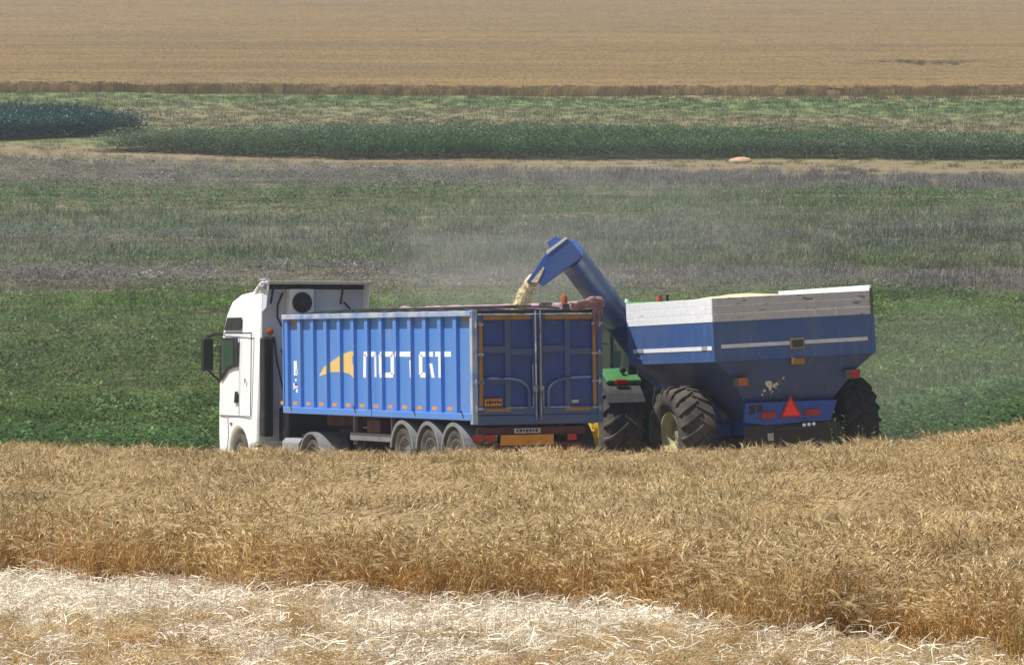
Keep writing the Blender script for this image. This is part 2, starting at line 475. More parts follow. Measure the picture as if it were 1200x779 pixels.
class Geo:
    def __init__(s): s.v = []; s.f = []; s.m = []
    def strip(s, pts, ws, side, m):
        """flat ribbon through pts; side = width direction"""
        b = len(s.v)
        for p, w in zip(pts, ws):
            s.v.append(p - side * w / 2); s.v.append(p + side * w / 2)
        for i in range(len(pts) - 1):
            s.f.append((b + 2 * i, b + 2 * i + 1, b + 2 * i + 3, b + 2 * i + 2)); s.m.append(m)
    def spindle(s, pts, rs, m, n=4):
        b = len(s.v)
        for i, (p, r) in enumerate(zip(pts, rs)):
            d = (pts[min(i + 1, len(pts) - 1)] - pts[max(i - 1, 0)]).normalized()
            a = d.orthogonal().normalized(); c = d.cross(a)
            for k in range(n):
                an = 2 * math.pi * k / n
                s.v.append(p + (a * math.cos(an) + c * math.sin(an)) * r)
        for i in range(len(pts) - 1):
            for k in range(n):
                s.f.append((b + i * n + k, b + i * n + (k + 1) % n, b + (i + 1) * n + (k + 1) % n, b + (i + 1) * n + k)); s.m.append(m)
    def leaf(s, p, d, length, width, m, droop=0.3):
        d = d.normalized()
        side = d.cross(V(0, 0, 1))
        if side.length < 0.05: side = V(1, 0, 0)
        side.normalize()
        p1 = p + d * length * 0.5 + V(0, 0, -droop * length * 0.1)
        p2 = p + d * length + V(0, 0, -droop * length * 0.5)
        b = len(s.v)
        s.v += [p, p1 - side * width / 2, p1 + side * width / 2, p2]
        s.f += [(b, b + 1, b + 2), (b + 1, b + 3, b + 2)]; s.m += [m, m]
    def mesh(s, name, mats): return mesh_from(name, s.v, s.f, mats, s.m)

def rnd(a, b): return random.uniform(a, b)
def rdir(tilt):
    a = rnd(0, 2 * math.pi)
    return V(math.cos(a) * math.sin(tilt), math.sin(a) * math.sin(tilt), math.cos(tilt))

def proto_collection(name, meshes):
    c = bpy.data.collections.new(name)
    for i, me in enumerate(meshes):
        o = bpy.data.objects.new('%s_%02d' % (name, i), me)
        c.objects.link(o)
    return c

def scatter(name, pts, coll, mat, label, cat):
    """pts: list of (x, y, z, rx, ry, rz, scale, index); one stuff object"""
    me = bpy.data.meshes.new(name)
    me.from_pydata([(p[0], p[1], p[2]) for p in pts], [], [])
    at = me.attributes.new('rot', 'FLOAT_VECTOR', 'POINT'); at.data.foreach_set('vector', [c for p in pts for c in p[3:6]])
    at = me.attributes.new('scl', 'FLOAT', 'POINT'); at.data.foreach_set('value', [p[6] for p in pts])
    at = me.attributes.new('idx', 'INT', 'POINT'); at.data.foreach_set('value', [int(p[7]) for p in pts])
    me.materials.append(mat)
    o = bpy.data.objects.new(name, me); col.objects.link(o)
    ng = bpy.data.node_groups.new(name + '_nodes', 'GeometryNodeTree')
    ng.interface.new_socket('Geometry', in_out='INPUT', socket_type='NodeSocketGeometry')
    ng.interface.new_socket('Geometry', in_out='OUTPUT', socket_type='NodeSocketGeometry')
    N = ng.nodes; L = ng.links
    gi = N.new('NodeGroupInput'); go = N.new('NodeGroupOutput')
    iop = N.new('GeometryNodeInstanceOnPoints')
    ci = N.new('GeometryNodeCollectionInfo'); ci.inputs['Collection'].default_value = coll
    ci.inputs['Separate Children'].default_value = True; ci.inputs['Reset Children'].default_value = True
    def att(nm, ty):
        a = N.new('GeometryNodeInputNamedAttribute'); a.data_type = ty; a.inputs['Name'].default_value = nm
        return a.outputs[0]
    L.new(gi.outputs[0], iop.inputs['Points']); L.new(ci.outputs[0], iop.inputs['Instance'])
    iop.inputs['Pick Instance'].default_value = True
    L.new(att('idx', 'INT'), iop.inputs['Instance Index'])
    e2r = N.new('FunctionNodeEulerToRotation'); L.new(att('rot', 'FLOAT_VECTOR'), e2r.inputs[0])
    L.new(e2r.outputs[0], iop.inputs['Rotation'])
    L.new(att('scl', 'FLOAT'), iop.inputs['Scale'])
    L.new(iop.outputs[0], go.inputs[0])
    md = o.modifiers.new('scatter', 'NODES'); md.node_group = ng
    return tag(o, label, cat, kind='stuff')

# --- barley / wheat
def wheat_head_color(nt):
    f = world_noise(nt, 0.8, 5, 0.40, 0.60)
    c = mixc(nt, f, (0.58, 0.43, 0.185), (0.41, 0.265, 0.082))
    h = world_noise(nt, 0.28, 4, 0.52, 0.66)
    c = mixc(nt, h, c, (0.32, 0.275, 0.105))
    g = world_noise(nt, 30, 2, 0.35, 0.65)
    return mixc(nt, g, c, (0.70, 0.57, 0.35))
def wheat_stem_color(nt):
    f = world_noise(nt, 0.6, 4, 0.40, 0.62)
    c = mixc(nt, f, (0.50, 0.325, 0.12), (0.42, 0.22, 0.06))
    g = world_noise(nt, 0.9, 3, 0.60, 0.75)
    return mixc(nt, g, c, (0.25, 0.27, 0.09))
def awn_color(nt):
    return mixc(nt, world_noise(nt, 1.5, 3), (0.62, 0.48, 0.26), (0.48, 0.345, 0.16))
M['wheat_head'] = leaf_mat('wheat_head', wheat_head_color, 0.15, 0.6, 0.22)
M['wheat_stem'] = leaf_mat('wheat_stem', wheat_stem_color, 0.2, 0.5, 0.25)
M['wheat_awn'] = leaf_mat('wheat_awn', awn_color, 0.3, 0.45, 0.2)

def wheat_patch(rad, n, height, lean, leandir=None, lod=False, stemmy=False):
    g = Geo()
    for _ in range(n):
        a, r = rnd(0, 6.283), rad * math.sqrt(random.random())
        base = V(r * math.cos(a), r * math.sin(a), 0)
        h = height * (rnd(0.45, 1.05) if stemmy else rnd(0.78, 1.08))
        ld = leandir.copy() if leandir else V(math.cos(rnd(0, 6.28)), math.sin(rnd(0, 6.28)), 0)
        ld = (ld + 0.6 * V(rnd(-1, 1), rnd(-1, 1), 0)).normalized()
        ln = max(0.02, random.gauss(lean, 0.10))
        mid = base + V(0, 0, h * 0.55) + ld * h * ln * 0.35
        top = base + V(0, 0, h * math.cos(min(1.2, ln))) + ld * h * math.sin(min(1.3, ln))
        side = V(rnd(-1, 1), rnd(-1, 1), 0).normalized()
        g.strip([base, mid, top], [0.0065, 0.0055, 0.004], side, 1)
        # drooping ear
        if stemmy and random.random() < 0.45:
            for k in range(3):
                q = base.lerp(top, rnd(0.2, 0.9)); dd = V(rnd(-1, 1), rnd(-1, 1), rnd(-0.3, 1.2)).normalized()
                g.strip([q, q + dd * rnd(0.10, 0.28)], [0.008, 0.002], dd.cross(V(0, 0, 1)).normalized(), 1)
            continue
        bend = rnd(0.2, 1.9)
        hl = rnd(0.08, 0.115)
        d0 = (top - mid).normalized()
        pts, d, p = [top], d0.copy(), top.copy()
        for k in range(3):
            d = (d + ld * bend * 0.35 + V(0, 0, -bend * 0.22)).normalized()
            p = p + d * hl / 3
            pts.append(p.copy())
        g.spindle(pts, [0.003, 0.0100, 0.0095, 0.003], 0)
        if not lod:
            for k in range(6):
                q = pts[1 + (k % 3)]
                dd = (d + V(rnd(-.35, .35), rnd(-.35, .35), rnd(-.25, .3))).normalized()
                sd_ = dd.orthogonal().normalized()
                e = q + dd * rnd(0.08, 0.14)
                g.strip([q, e], [0.0040, 0.0010], sd_, 2)
        # dry leaves
        for k in range(2 if not lod else 1):
            t = rnd(0.25, 0.85)
            q = base.lerp(top, t)
            dd = V(rnd(-1, 1), rnd(-1, 1), rnd(-0.1, 0.9)).normalized()
            q1 = q + dd * rnd(0.05, 0.10); q2 = q1 + (dd + V(0, 0, -1.0)).normalized() * rnd(0.05, 0.12)
            g.strip([q, q1, q2], [0.007, 0.009, 0.002], dd.cross(V(0, 0, 1)).normalized(), 1)
    return g.mesh('wheat_tuft', [M['wheat_head'], M['wheat_stem'], M['wheat_awn']])

ptw = [wheat_patch(0.31, 70, 0.84, rnd(0.05, 0.35)) for _ in range(8)]
ptw += [wheat_patch(0.34, 70, 0.88, rnd(0.45, 0.8), V(1, 0, 0)) for _ in range(4)]
ptw += [wheat_patch(0.32, 95, 0.84, rnd(0.1, 0.55), stemmy=True) for _ in range(5)]
wheat_coll = proto_collection('barley_tuft', ptw)
pts = []
sp = 0.32
y = 26.0
while y < 82.0:
    x = -17.0
    while x < 21.0:
        px_, py_ = x + rnd(-.13, .13), y + rnd(-.13, .13)
        x += sp
        # field outline: cut edge at the front, headland behind, running on over the rise to the right
        far = 68.0 + 0.6 * mn.noise(V(px_ * 0.5, 0, 0)) + (smooth(8.5, 13, px_) * 14 if px_ > 8.5 else 0)
        e = wheat_edge(px_)
        if py_ < e or py_ > far: continue
        if px_ < -0.155 * py_ - 4.5 or px_ > 0.155 * py_ + 4.5: continue
        lodged = mn.noise(V(px_ * 0.35, py_ * 0.25, 5)) > 0.08
        idx = random.randint(8, 11) if (lodged or random.random() < 0.12) else random.randint(0, 7)
        rz = rnd(0, 6.28) if not lodged else 0.4 + 2.2 * mn.noise(V(px_ * 0.2, py_ * 0.2, 11)) + rnd(-.5, .5)
        s_ = rnd(0.71, 0.88) * (1 + 0.14 * mn.noise(V(px_ * 0.6, py_ * 0.6, 8)) + 0.08 * mn.noise(V(px_ * 0.2, py_ * 0.15, 18)))
        if py_ < e + 0.7: s_ *= rnd(0.7, 1.05)
        if py_ < e + 2.2 * (1 + mn.noise(V(px_ * 0.8, 3, 3))) and random.random() < 0.75: idx = random.randint(12, 16); s_ *= 1.08
        pts.append((px_, py_, ground_z(px_, py_) - 0.02, rnd(-.06, .06), rnd(-.06, .06), rz, s_, idx))
    y += sp
scatter('barley_crop', pts, wheat_coll, M['wheat_head'], 'ripe golden barley standing uncut in front of the truck and the cart', 'barley crop')
print('barley tufts', len(pts))

# --- cut straw in the foreground
def straw_color(nt):
    f = world_noise(nt, 0.55, 4, 0.42, 0.60, (0.5, 1.6, 1))
    c = mixc(nt, f, (0.82, 0.73, 0.54), (0.58, 0.42, 0.23))
    g = world_noise(nt, 25, 2, 0.4, 0.6)
    return mixc(nt, g, c, (0.92, 0.88, 0.78))
M['straw'] = leaf_mat('straw', straw_color, 0.15, 0.38, 0.2)
def straw_old_color(nt):
    return mixc(nt, world_noise(nt, 1.2, 3), (0.42, 0.27, 0.12), (0.28, 0.16, 0.07))
M['straw_old'] = leaf_mat('straw_old', straw_old_color, 0.1, 0.6, 0.25)
def straw_patch(n, lift):
    g = Geo()
    for _ in range(n):
        a, r = rnd(0, 6.283), 0.32 * math.sqrt(random.random())
        c = V(r * math.cos(a), r * math.sin(a), rnd(0.0, lift))
        th = random.gauss(0.5, 0.6)
        d = V(math.cos(th), math.sin(th), random.gauss(0, 0.35)).normalized()
        if random.random() < 0.14: d = V(rnd(-.4, .4), rnd(-.4, .4), 1).normalized()
        L_ = rnd(0.06, 0.22)
        side = d.cross(V(rnd(-1, 1), rnd(-1, 1), rnd(0.2, 1))).normalized()
        w = rnd(0.004, 0.008) if random.random() < 0.9 else rnd(0.008, 0.012)
        p0, p2 = c - d * L_ / 2, c + d * L_ / 2
        p1 = c + V(rnd(-.02, .02), rnd(-.02, .02), rnd(0, .03))
        g.strip([p0, p1, p2], [w, w * 1.1, w * 0.6], side, 0)
    for _ in range(10):       # cut stalks still rooted
        a, r = rnd(0, 6.283), 0.32 * math.sqrt(random.random())
        b_ = V(r * math.cos(a), r * math.sin(a), -0.03)
        t_ = b_ + V(rnd(-.04, .04), rnd(-.04, .04), rnd(0.08, 0.17))
        g.strip([b_, t_], [0.006, 0.005], V(1, rnd(-1, 1), 0).normalized(), random.choice((0, 1)))
    return g.mesh('straw_tuft', [M['straw'], M['straw_old']])
straw_coll = proto_collection('straw_tuft', [straw_patch(140, 0.12) for _ in range(5)] + [straw_patch(170, 0.24) for _ in range(4)])
pts = []
y = 24.0
while y < 58:
    x = -11.0
    while x < 11.0:
        px_, py_ = x + rnd(-.12, .12), y + rnd(-.12, .12)
        x += 0.27
        if py_ > wheat_edge(px_) + 0.7: continue
        if abs(px_) > 0.155 * py_ + 3.0: continue
        dens = mn.noise(V(px_ * 0.55, py_ * 0.30, 9))
        bare = mn.noise(V(px_ * 0.7, py_ * 0.40, 21)) > 0.33 - 0.70 * (1 - smooth(32.6 - 0.15 * px_, 35.2 - 0.25 * px_, py_))
        if bare and random.random() < 0.80: continue
        pts.append((px_, py_, ground_z(px_, py_) + 0.0, rnd(-.12, .12), rnd(-.12, .12), rnd(-.5, .5) + (3.14 if random.random() < .5 else 0), rnd(0.8, 1.25), random.randint(0, 8)))
    y += 0.27
scatter('cut_straw', pts, straw_coll, M['straw'], 'bleached cut straw lying on the stubble in the foreground', 'straw')
print('straw tufts', len(pts))
# dark-stemmed leftovers along the near edge
pts = []
for _ in range(9000):
    px_, py_ = rnd(-9, 9), rnd(25, 42)
    if mn.noise(V(px_ * 0.7, py_ * 0.40, 21)) < 0.28 - 0.62 * (1 - smooth(32.6 - 0.15 * px_, 35.2 - 0.25 * px_, py_)) or py_ > wheat_edge(px_) or random.random() < 0.35: continue
    pts.append((px_, py_, ground_z(px_, py_) - 0.05, rnd(-.5, .5), rnd(-.5, .5), rnd(0, 6.28), rnd(0.22, 0.36), random.randint(8, 11)))
scatter('crushed_stems', pts, wheat_coll, M['wheat_stem'], 'brown crushed barley stems showing between the pale straw in the near foreground', 'crushed stems')

# --- green crops on the slope
def slope_color(nt):
    c = mixc(nt, world_noise(nt, 0.35, 4, 0.50, 0.72, (0.35, 1, 1)), ramp_by_y(nt, slope_stops(), 5.5, long=0.018), (0.100, 0.180, 0.045))
    return mixc(nt, world_noise(nt, 0.9, 4, 0.40, 0.60, (0.5, 1, 1)), c, mixc(nt, 1.0, c, (0.60, 0.66, 0.60), 'MULTIPLY'))
def slope_seed(nt): return mixc(nt, 0.5, ramp_by_y(nt, slope_stops(), 5.5, long=0.018), (0.24, 0.22, 0.18))
M['slope_leaf'] = leaf_mat('slope_leaf', slope_color, 0.35, 0.45, 0.38)
M['slope_seed'] = leaf_mat('slope_seed', slope_seed, 0.3, 0.7, 0.25)

def bushy(n, rad, h, lw, m=0):
    g = Geo()
    for _ in range(n):
        a, r = rnd(0, 6.283), rad * math.sqrt(random.random())
        z = h * (0.25 + 0.75 * random.random()) * (1 - 0.35 * (r / rad) ** 2)
        p = V(r * math.cos(a), r * math.sin(a), z)
        d = V(math.cos(a) + rnd(-.8, .8), math.sin(a) + rnd(-.8, .8), rnd(-0.1, 0.9))
        g.leaf(p, d, lw * rnd(0.8, 1.7), lw * rnd(0.5, 0.9), m)
    return g
def grassy(n, rad, h, seed=True):
    g = Geo()
    for _ in range(n):
        a, r = rnd(0, 6.283), rad * math.sqrt(random.random())
        b_ = V(r * math.cos(a), r * math.sin(a), 0)
        d = rdir(abs(random.gauss(0, 0.50)))
        L_ = h * rnd(0.6, 1.1)
        side = V(rnd(-1, 1), rnd(-1, 1), 0).normalized()
        t_ = b_ + d * L_
        bend = V(d.x, d.y, 0) * L_ * 0.35
        g.strip([b_, b_ + d * L_ * 0.6, t_ + bend], [0.018, 0.016, 0.004], side, 0)
        if seed and random.random() < 0.6:
            g.strip([b_ + d * L_ * 0.7, b_ + d * L_ * 1.0, b_ + d * L_ * 1.18], [0.006, 0.030, 0.008], side, 1)
    return g
sm = [M['slope_leaf'], M['slope_seed']]
slope_protos = [bushy(85, 0.55, 0.62, 0.105).mesh('leafy', sm) for _ in range(5)] + [grassy(120, 0.6, 0.38).mesh('grassy', sm) for _ in range(5)]
mixed = []
for _ in range(3):
    g = bushy(80, 0.55, 0.42, 0.065); h_ = grassy(26, 0.55, 0.36)
    o_ = len(g.v); g.v += h_.v; g.f += [tuple(i + o_ for i in f) for f in h_.f]; g.m += h_.m
    mixed.append(g.mesh('mixed', sm))
slope_coll = proto_collection('slope_plant', slope_protos + mixed)
pts = []
y = 84.0
def crop_top(x): return interp(x, [(-29, 227), (-19, 224), (-10, 220), (0, 217.5), (10, 213), (26, 208)])
ytop = 229
while y < ytop:
    step = 0.50 + 0.004 * (y - 96)
    half = 0.135 * y + 9
    x = -half
    while x < half:
        px_, py_ = x + rnd(-.4, .4) * step, y + rnd(-.4, .4) * step
        x += step
        if py_ > crop_top(px_) + 1.5 * mn.noise(V(px_ * 0.1, 0, 4)): continue
        if py_ < 96.5 and px_ < 8.0 + 0.3 * (96 - py_): continue
        k = mn.noise(V(px_ * 0.03, py_ * 0.08, 2)) + (0.55 if py_ < y_at(345, .4) else -0.1)
        idx = random.randint(0, 4) if k > 0.08 else (random.randint(5, 9) if (k < -0.3 and random.random() < 0.3) else random.randint(10, 12))
        s_ = rnd(0.7, 1.3) * (1 + 0.35 * mn.noise(V(px_ * 0.1, py_ * 0.2, 12))) * (0.9 if py_ > 110 else 1.05)
        if py_ > crop_top(px_) - 6: s_ *= 0.6
        pts.append((px_, py_, ground_z(px_, py_) - 0.03, rnd(-.1, .1), rnd(-.1, .1), rnd(0, 6.28), s_, idx))
    y += step
scatter('slope_crop', pts, slope_coll, M['slope_leaf'], 'green and grey weedy crop covering the slope behind the vehicles', 'green crop')
print('slope plants', len(pts))

# --- taller bluish crop band and the darker patch at its left
def band_color(nt):
    return mixc(nt, world_noise(nt, 0.12, 4, 0.4, 0.62, (0.3, 1, 1)), (0.080, 0.145, 0.055), (0.140, 0.185, 0.105))
M['band_leaf'] = leaf_mat('band_leaf', band_color, 0.3, 0.5, 0.3)
M['dark_leaf'] = leaf_mat('dark_leaf', lambda nt: mixc(nt, world_noise(nt, 0.4, 3), (0.030, 0.078, 0.062), (0.048, 0.105, 0.085)), 0.2, 0.5, 0.3)
band_coll = proto_collection('band_plant', [bushy(150, 0.8, 1.15, 0.12).mesh('band', [M['band_leaf']]) for _ in range(5)])
dark_coll = proto_collection('dark_plant', [bushy(160, 0.8, 1.3, 0.13).mesh('dark', [M['dark_leaf']]) for _ in range(4)])
def fill(y0f, y1f, x0, x1, step, n_idx, zs, s0, s1, density=1.0):
    out = []
    ya = min(y0f(x) for x in frange(x0, x1, 40)); yb = max(y1f(x) for x in frange(x0, x1, 40))
    y = ya
    while y < yb:
        x = x0
        while x < x1:
            px_, py_ = x + rnd(-.45, .45) * step, y + rnd(-.45, .45) * step
            x += step
            if py_ < y0f(px_) or py_ > y1f(px_) or random.random() > density: continue
            out.append((px_, py_, ground_z(px_, py_) + zs, rnd(-.1, .1), rnd(-.1, .1), rnd(0, 6.28), rnd(s0, s1), random.randrange(n_idx)))
        y += step
    return out
def band_lo(x): return interp(x, [(-21, 227), (-15, 224.5), (-9, 222.5), (0, 221.5), (14, 220.5), (28, 218.5)]) + 1.0 * mn.noise(V(x * 0.12, 1, 1))
def band_hi(x): return interp(x, [(-22, 231), (-14, 235), (-9, 238), (0, 238), (14, 231), (28, 225.5)]) + 1.5 * mn.noise(V(x * 0.15, 2, 2))
pts = [p for p in fill(band_lo, band_hi, -22.5, 52, 0.62, 5, -0.05, 0.85, 1.2) if p[0] > -21.5 + 1.5 * mn.noise(V(p[1] * 0.3, 0, 0)) or random.random() < 0.3]
scatter('tall_crop_band', pts, band_coll, M['band_leaf'], 'band of taller blue-green crop running across the middle of the slope', 'tall crop')
def dk_lo(x): return interp(x, [(-60, 235), (-31, 236), (-27, 238), (-23, 243), (-21, 248)]) + 0.8 * mn.noise(V(x * 0.2, 5, 5))
def dk_hi(x): return interp(x, [(-60, 262), (-31, 260), (-27, 257), (-24, 251), (-21, 247)]) + 1.5 * mn.noise(V(x * 0.2, 6, 6))
pts = [p for p in fill(dk_lo, dk_hi, -60, -21, 0.62, 4, -0.05, 0.9, 1.25) if dk_lo(p[0]) < dk_hi(p[0])]
scatter('dark_crop_patch', pts, dark_coll, M['dark_leaf'], 'dark blue-green crop patch at the left end of the slope', 'dark crop')
# short green and dry grass above, and green fringe below the band
M['fringe'] = leaf_mat('fringe', lambda nt: mixc(nt, world_noise(nt, 0.08, 5, 0.42, 0.58, (0.25, 1, 1)), (0.078, 0.128, 0.038), (0.165, 0.138, 0.076)), 0.3, 0.6, 0.25)
fr_coll = proto_collection('fringe_grass', [grassy(60, 0.6, 0.26, False).mesh('fringe', [M['fringe']]) for _ in range(4)])
pts = fill(lambda x: crop_top(x) + 2, lambda x: max(band_lo(x) + 1, 0) if x > -21 else dk_lo(x) + 1, -58, 52, 0.8, 4, -0.05, 0.35, 1.0, 0.42)
pts += fill(lambda x: band_hi(x) - 1 if x > -21 else dk_hi(x), lambda x: Y_WHEAT2 + 1, -60, 62, 1.0, 4, -0.03, 0.6, 1.1, 0.75)
scatter('upper_grass', pts, fr_coll, M['fringe'], 'short green and dry grass strips below the upper wheat field', 'grass')

# --- upper wheat field
def field2(nt):
    c = mixc(nt, world_noise(nt, 0.03, 6, 0.42, 0.6, (0.18, 1, 1)), (0.255, 0.180, 0.080), (0.188, 0.134, 0.060))
    c = mixc(nt, world_noise(nt, 1.3, 4, 0.44, 0.60, (0.5, 1, 1)), c, (0.16, 0.112, 0.048))
    return mixc(nt, world_noise(nt, 0.25, 5, 0.45, 0.7, (0.10, 1, 1)), c, (0.265, 0.168, 0.062))
m, nt, b = nodes_of('upper_wheat'); M['upper_wheat'] = m
nt.links.new(field2(nt), b.inputs['Base Color']); b.inputs['Roughness'].default_value = 0.9
b.inputs['Specular IOR Level'].default_value = 0.1
bp = nt.nodes.new('ShaderNodeBump'); bp.inputs['Distance'].default_value = 0.25; bp.inputs['Strength'].default_value = 0.9
nt.links.new(world_noise(nt, 2.2, 4, 0.3, 0.7), bp.inputs['Height']); nt.links.new(bp.outputs[0], b.inputs['Normal'])
def canopy_z(x, y):
    hole = 1.0 - 0.0
    h = 0.48 + 0.10 * mn.noise(V(x * 1.7, y * 1.7, 4)) + 0.06 * mn.noise(V(x * 0.3, y * 0.8, 6))
    dx, dy = (x - 34.3) / 5.0, (y - 341.5) / 4.0
    h -= 0.40 * max(0, 1 - dx * dx - dy * dy) ** 0.5 if dx * dx + dy * dy < 1 else 0
    return ground_z(x, y) + h
uxs = frange(-400, -80, 17)[:-1] + frange(-80, 85, 240) + frange(85, 400, 17)[1:]
uys = frange(Y_WHEAT2 + 2.2, Y_WHEAT2 + 90, 130)[:-1] + frange(Y_WHEAT2 + 90, Y_WHEAT2 + 330, 160)[:-1] + frange(Y_WHEAT2 + 330, 1290, 30)
uw = grid('upper_wheat_field', uxs, uys, canopy_z, M['upper_wheat'], 'stuff')
tag(uw, 'tan ripe wheat field filling the top of the slope', 'wheat field')
M['far_wheat'] = leaf_mat('far_wheat', lambda nt: mixc(nt, world_noise(nt, 0.35, 3, 0.4, 0.6), (0.34, 0.24, 0.11), (0.26, 0.19, 0.07)), 0.25, 0.7, 0.3)
def far_tuft():
    g = Geo()
    for _ in range(70):
        a, r = rnd(0, 6.283), 0.55 * math.sqrt(random.random())
        b_ = V(r * math.cos(a), r * math.sin(a), 0); d = rdir(abs(random.gauss(0, 0.2)))
        h = rnd(0.6, 0.95)
        g.strip([b_, b_ + d * h * 0.8, b_ + d * h], [0.02, 0.02, 0.045], V(1, rnd(-1, 1), 0).normalized(), 0)
    return g.mesh('far', [M['far_wheat']])
far_coll = proto_collection('far_wheat_tuft', [far_tuft() for _ in range(5)])
pts = fill(lambda x: Y_WHEAT2 + 1.6 * mn.noise(V(x * 0.2, 0, 8)), lambda x: Y_WHEAT2 + 4, -64, 66, 0.5, 5, -0.02, 0.42, 0.82)
pts += [(x, 345.5 + 1.2 * mn.noise(V(x, 0, 0)), ground_z(x, 345.5), 0, 0, rnd(0, 6), rnd(0.6, 0.8), random.randrange(5)) for x in frange(29.5, 39, 40)]
def w2f(y): return 0.135 * y + 12
for _ in range(0):
    py_ = Y_WHEAT2 + 4
    px_ = rnd(-1, 1) * w2f(py_)
    pts.append((px_, py_, ground_z(px_, py_) - 0.08, rnd(-.1, .1), rnd(-.1, .1), rnd(0, 6.28), rnd(0.8, 1.1), random.randrange(5)))
scatter('upper_wheat_edge', pts, far_coll, M['far_wheat'], 'upright brown wheat stalks along the lower edge of the upper field', 'wheat')

# mound of dry hay on the soil strip
mb = MB()
rings = []
for j in range(7):
    t = j / 6; rr = math.cos(t * math.pi / 2) ** 0.7
    rings.append([V((0.60 * rr + 0.02) * math.cos(a) * (1 + 0.15 * mn.noise(V(math.cos(a) * 2, math.sin(a) * 2, t))),
                    (0.7 * rr + 0.02) * math.sin(a), 0.26 * math.sin(t * math.pi / 2) + 0.05 * mn.noise(V(a, t * 4, 1))) for a in [k * 2 * math.pi / 18 for k in range(18)]])
mb.loft(rings, (True, True))
m, nt, b = nodes_of('hay'); nt.links.new(mixc(nt, noise_fac(nt, 6, 5, .3, .7), (0.55, 0.38, 0.24), (0.36, 0.24, 0.14)), b.inputs['Base Color']); b.inputs['Roughness'].default_value = .95
hy = 219.3
hm = mb.build('hay_mound', m, smooth=True)
hx = (868 - 600) / F * hy
hm.location = (hx, hy, ground_z(hx, hy) - 0.05)
tag(hm, 'small tan mound lying on the dry strip below the tall crop band', 'mound')

# ------------------------------------------------------------------ wheels
def tyre_mb(mb, Rr, W, rim, c=(0, 0, 0), n=48):
    h = W / 2
    prof_ = [(-h * 0.72, rim), (-h * 0.98, rim + (Rr - rim) * 0.35), (-h * 0.98, rim + (Rr - rim) * 0.70), (-h * 0.80, Rr * 0.975), (-h * 0.4, Rr),
             (h * 0.4, Rr), (h * 0.80, Rr * 0.975), (h * 0.98, rim + (Rr - rim) * 0.70), (h * 0.98, rim + (Rr - rim) * 0.35), (h * 0.72, rim)]
    mb.lathe(prof_, n, c)
def lug_mb(mb, Rr, W, N, lug, dphi, c=(0, 0, 0), thick=0.5):
    """chevron lugs; phi grows from the top towards the rear (-X) of the wheel"""
    c = Vector(c); h = W / 2
    for i in range(N):
        for s in (-1, 1):
            ph0 = 2 * math.pi * (i + (0.5 if s > 0 else 0)) / N
            secs = []
            K = 6
            for k in range(K + 1):
                t = k / K
                yv = s * (-0.04 * W + t * (h * 1.0 + 0.04 * W))
                ph = ph0 + dphi * (t ** 0.85)
                drop = 0.0 if t < 0.72 else (t - 0.72) / 0.28
                ro = Rr + lug * (1 - 0.15 * t) - drop ** 2 * (Rr * 0.10)
                ri = Rr * 0.965 - drop ** 2 * (Rr * 0.14)
                w = (2 * math.pi / N) * thick * 0.5 * (1.0 - 0.15 * t)
                sec = []
                for rr, dw in ((ri, -w * .62), (ro, -w * .42), (ro, w * .42), (ri, w * .62)):
                    a = ph + dw
                    sec.append(c + V(-rr * math.sin(a), yv, rr * math.cos(a)))
                secs.append(sec)
            mb.loft(secs)
def rim_mb(mb, rim, W, face, c=(0, 0, 0), bolts=8, dish=0.12):
    """face = +1/-1 side that faces outward"""
    h = W / 2
    pr = [(face * -h * 0.7, rim * 0.98), (face * h * 0.70, rim * 1.0), (face * h * 0.78, rim * 1.04), (face * h * 0.78, rim * 0.96), (face * h * 0.62, rim * 0.93),
          (face * (h * 0.62 - dish), rim * 0.80), (face * (h * 0.62 - dish), rim * 0.45), (face * (h * 0.70 - dish), rim * 0.40), (face * (h * 0.74 - dish), rim * 0.30), (face * (h * 0.74 - dish), 0.001)]
    mb.lathe(pr, 32, c)
    c = Vector(c)
    for k in range(bolts):
        a = 2 * math.pi * k / bolts
        p = c + V(rim * 0.62 * math.sin(a), face * (h * 0.62 - dish), rim * 0.62 * math.cos(a))
        mb.tube([p, p + V(0, face * 0.03, 0)], 0.022, 6)

def truck_wheel(parent, x, y, z, Rr=0.50, W=0.32, face=1):
    mb = MB(); tyre_mb(mb, Rr, W, 0.29, (x, y, z)); 
    t = mb.build('wheel', M['rubber'], parent, smooth=True)
    mb = MB(); rim_mb(mb, 0.29, W, face, (x, y, z), 10, 0.05); mb.build('rim', M['wheel_grey'], t, smooth=True)
    return t

# ------------------------------------------------------------------ trailer (local X forward, Y left, Z up; origin under the rear, on the centre line)
A = R(23)
fw = V(-math.sin(A), math.cos(A), 0); lf = V(-math.cos(A), -math.sin(A), 0)
HW = 1.275
TP = V(-45 / F * 75.2, 75.2, 0) - lf * HW
LT = 9.98
def side_u(px):
    t = (px - 600) / F
    P = TP + lf * HW
    return (t * P.y - P.x) / (fw.x - t * fw.y)
tr = thing('tipper_trailer', 'blue ribbed grain trailer with white lettering on its side, behind the white truck', 'trailer', (TP.x, TP.y, 0), (R(-0.7), 0, R(90) + A))
Z0, Z1 = 1.14, 3.09
rail_w = 0.07
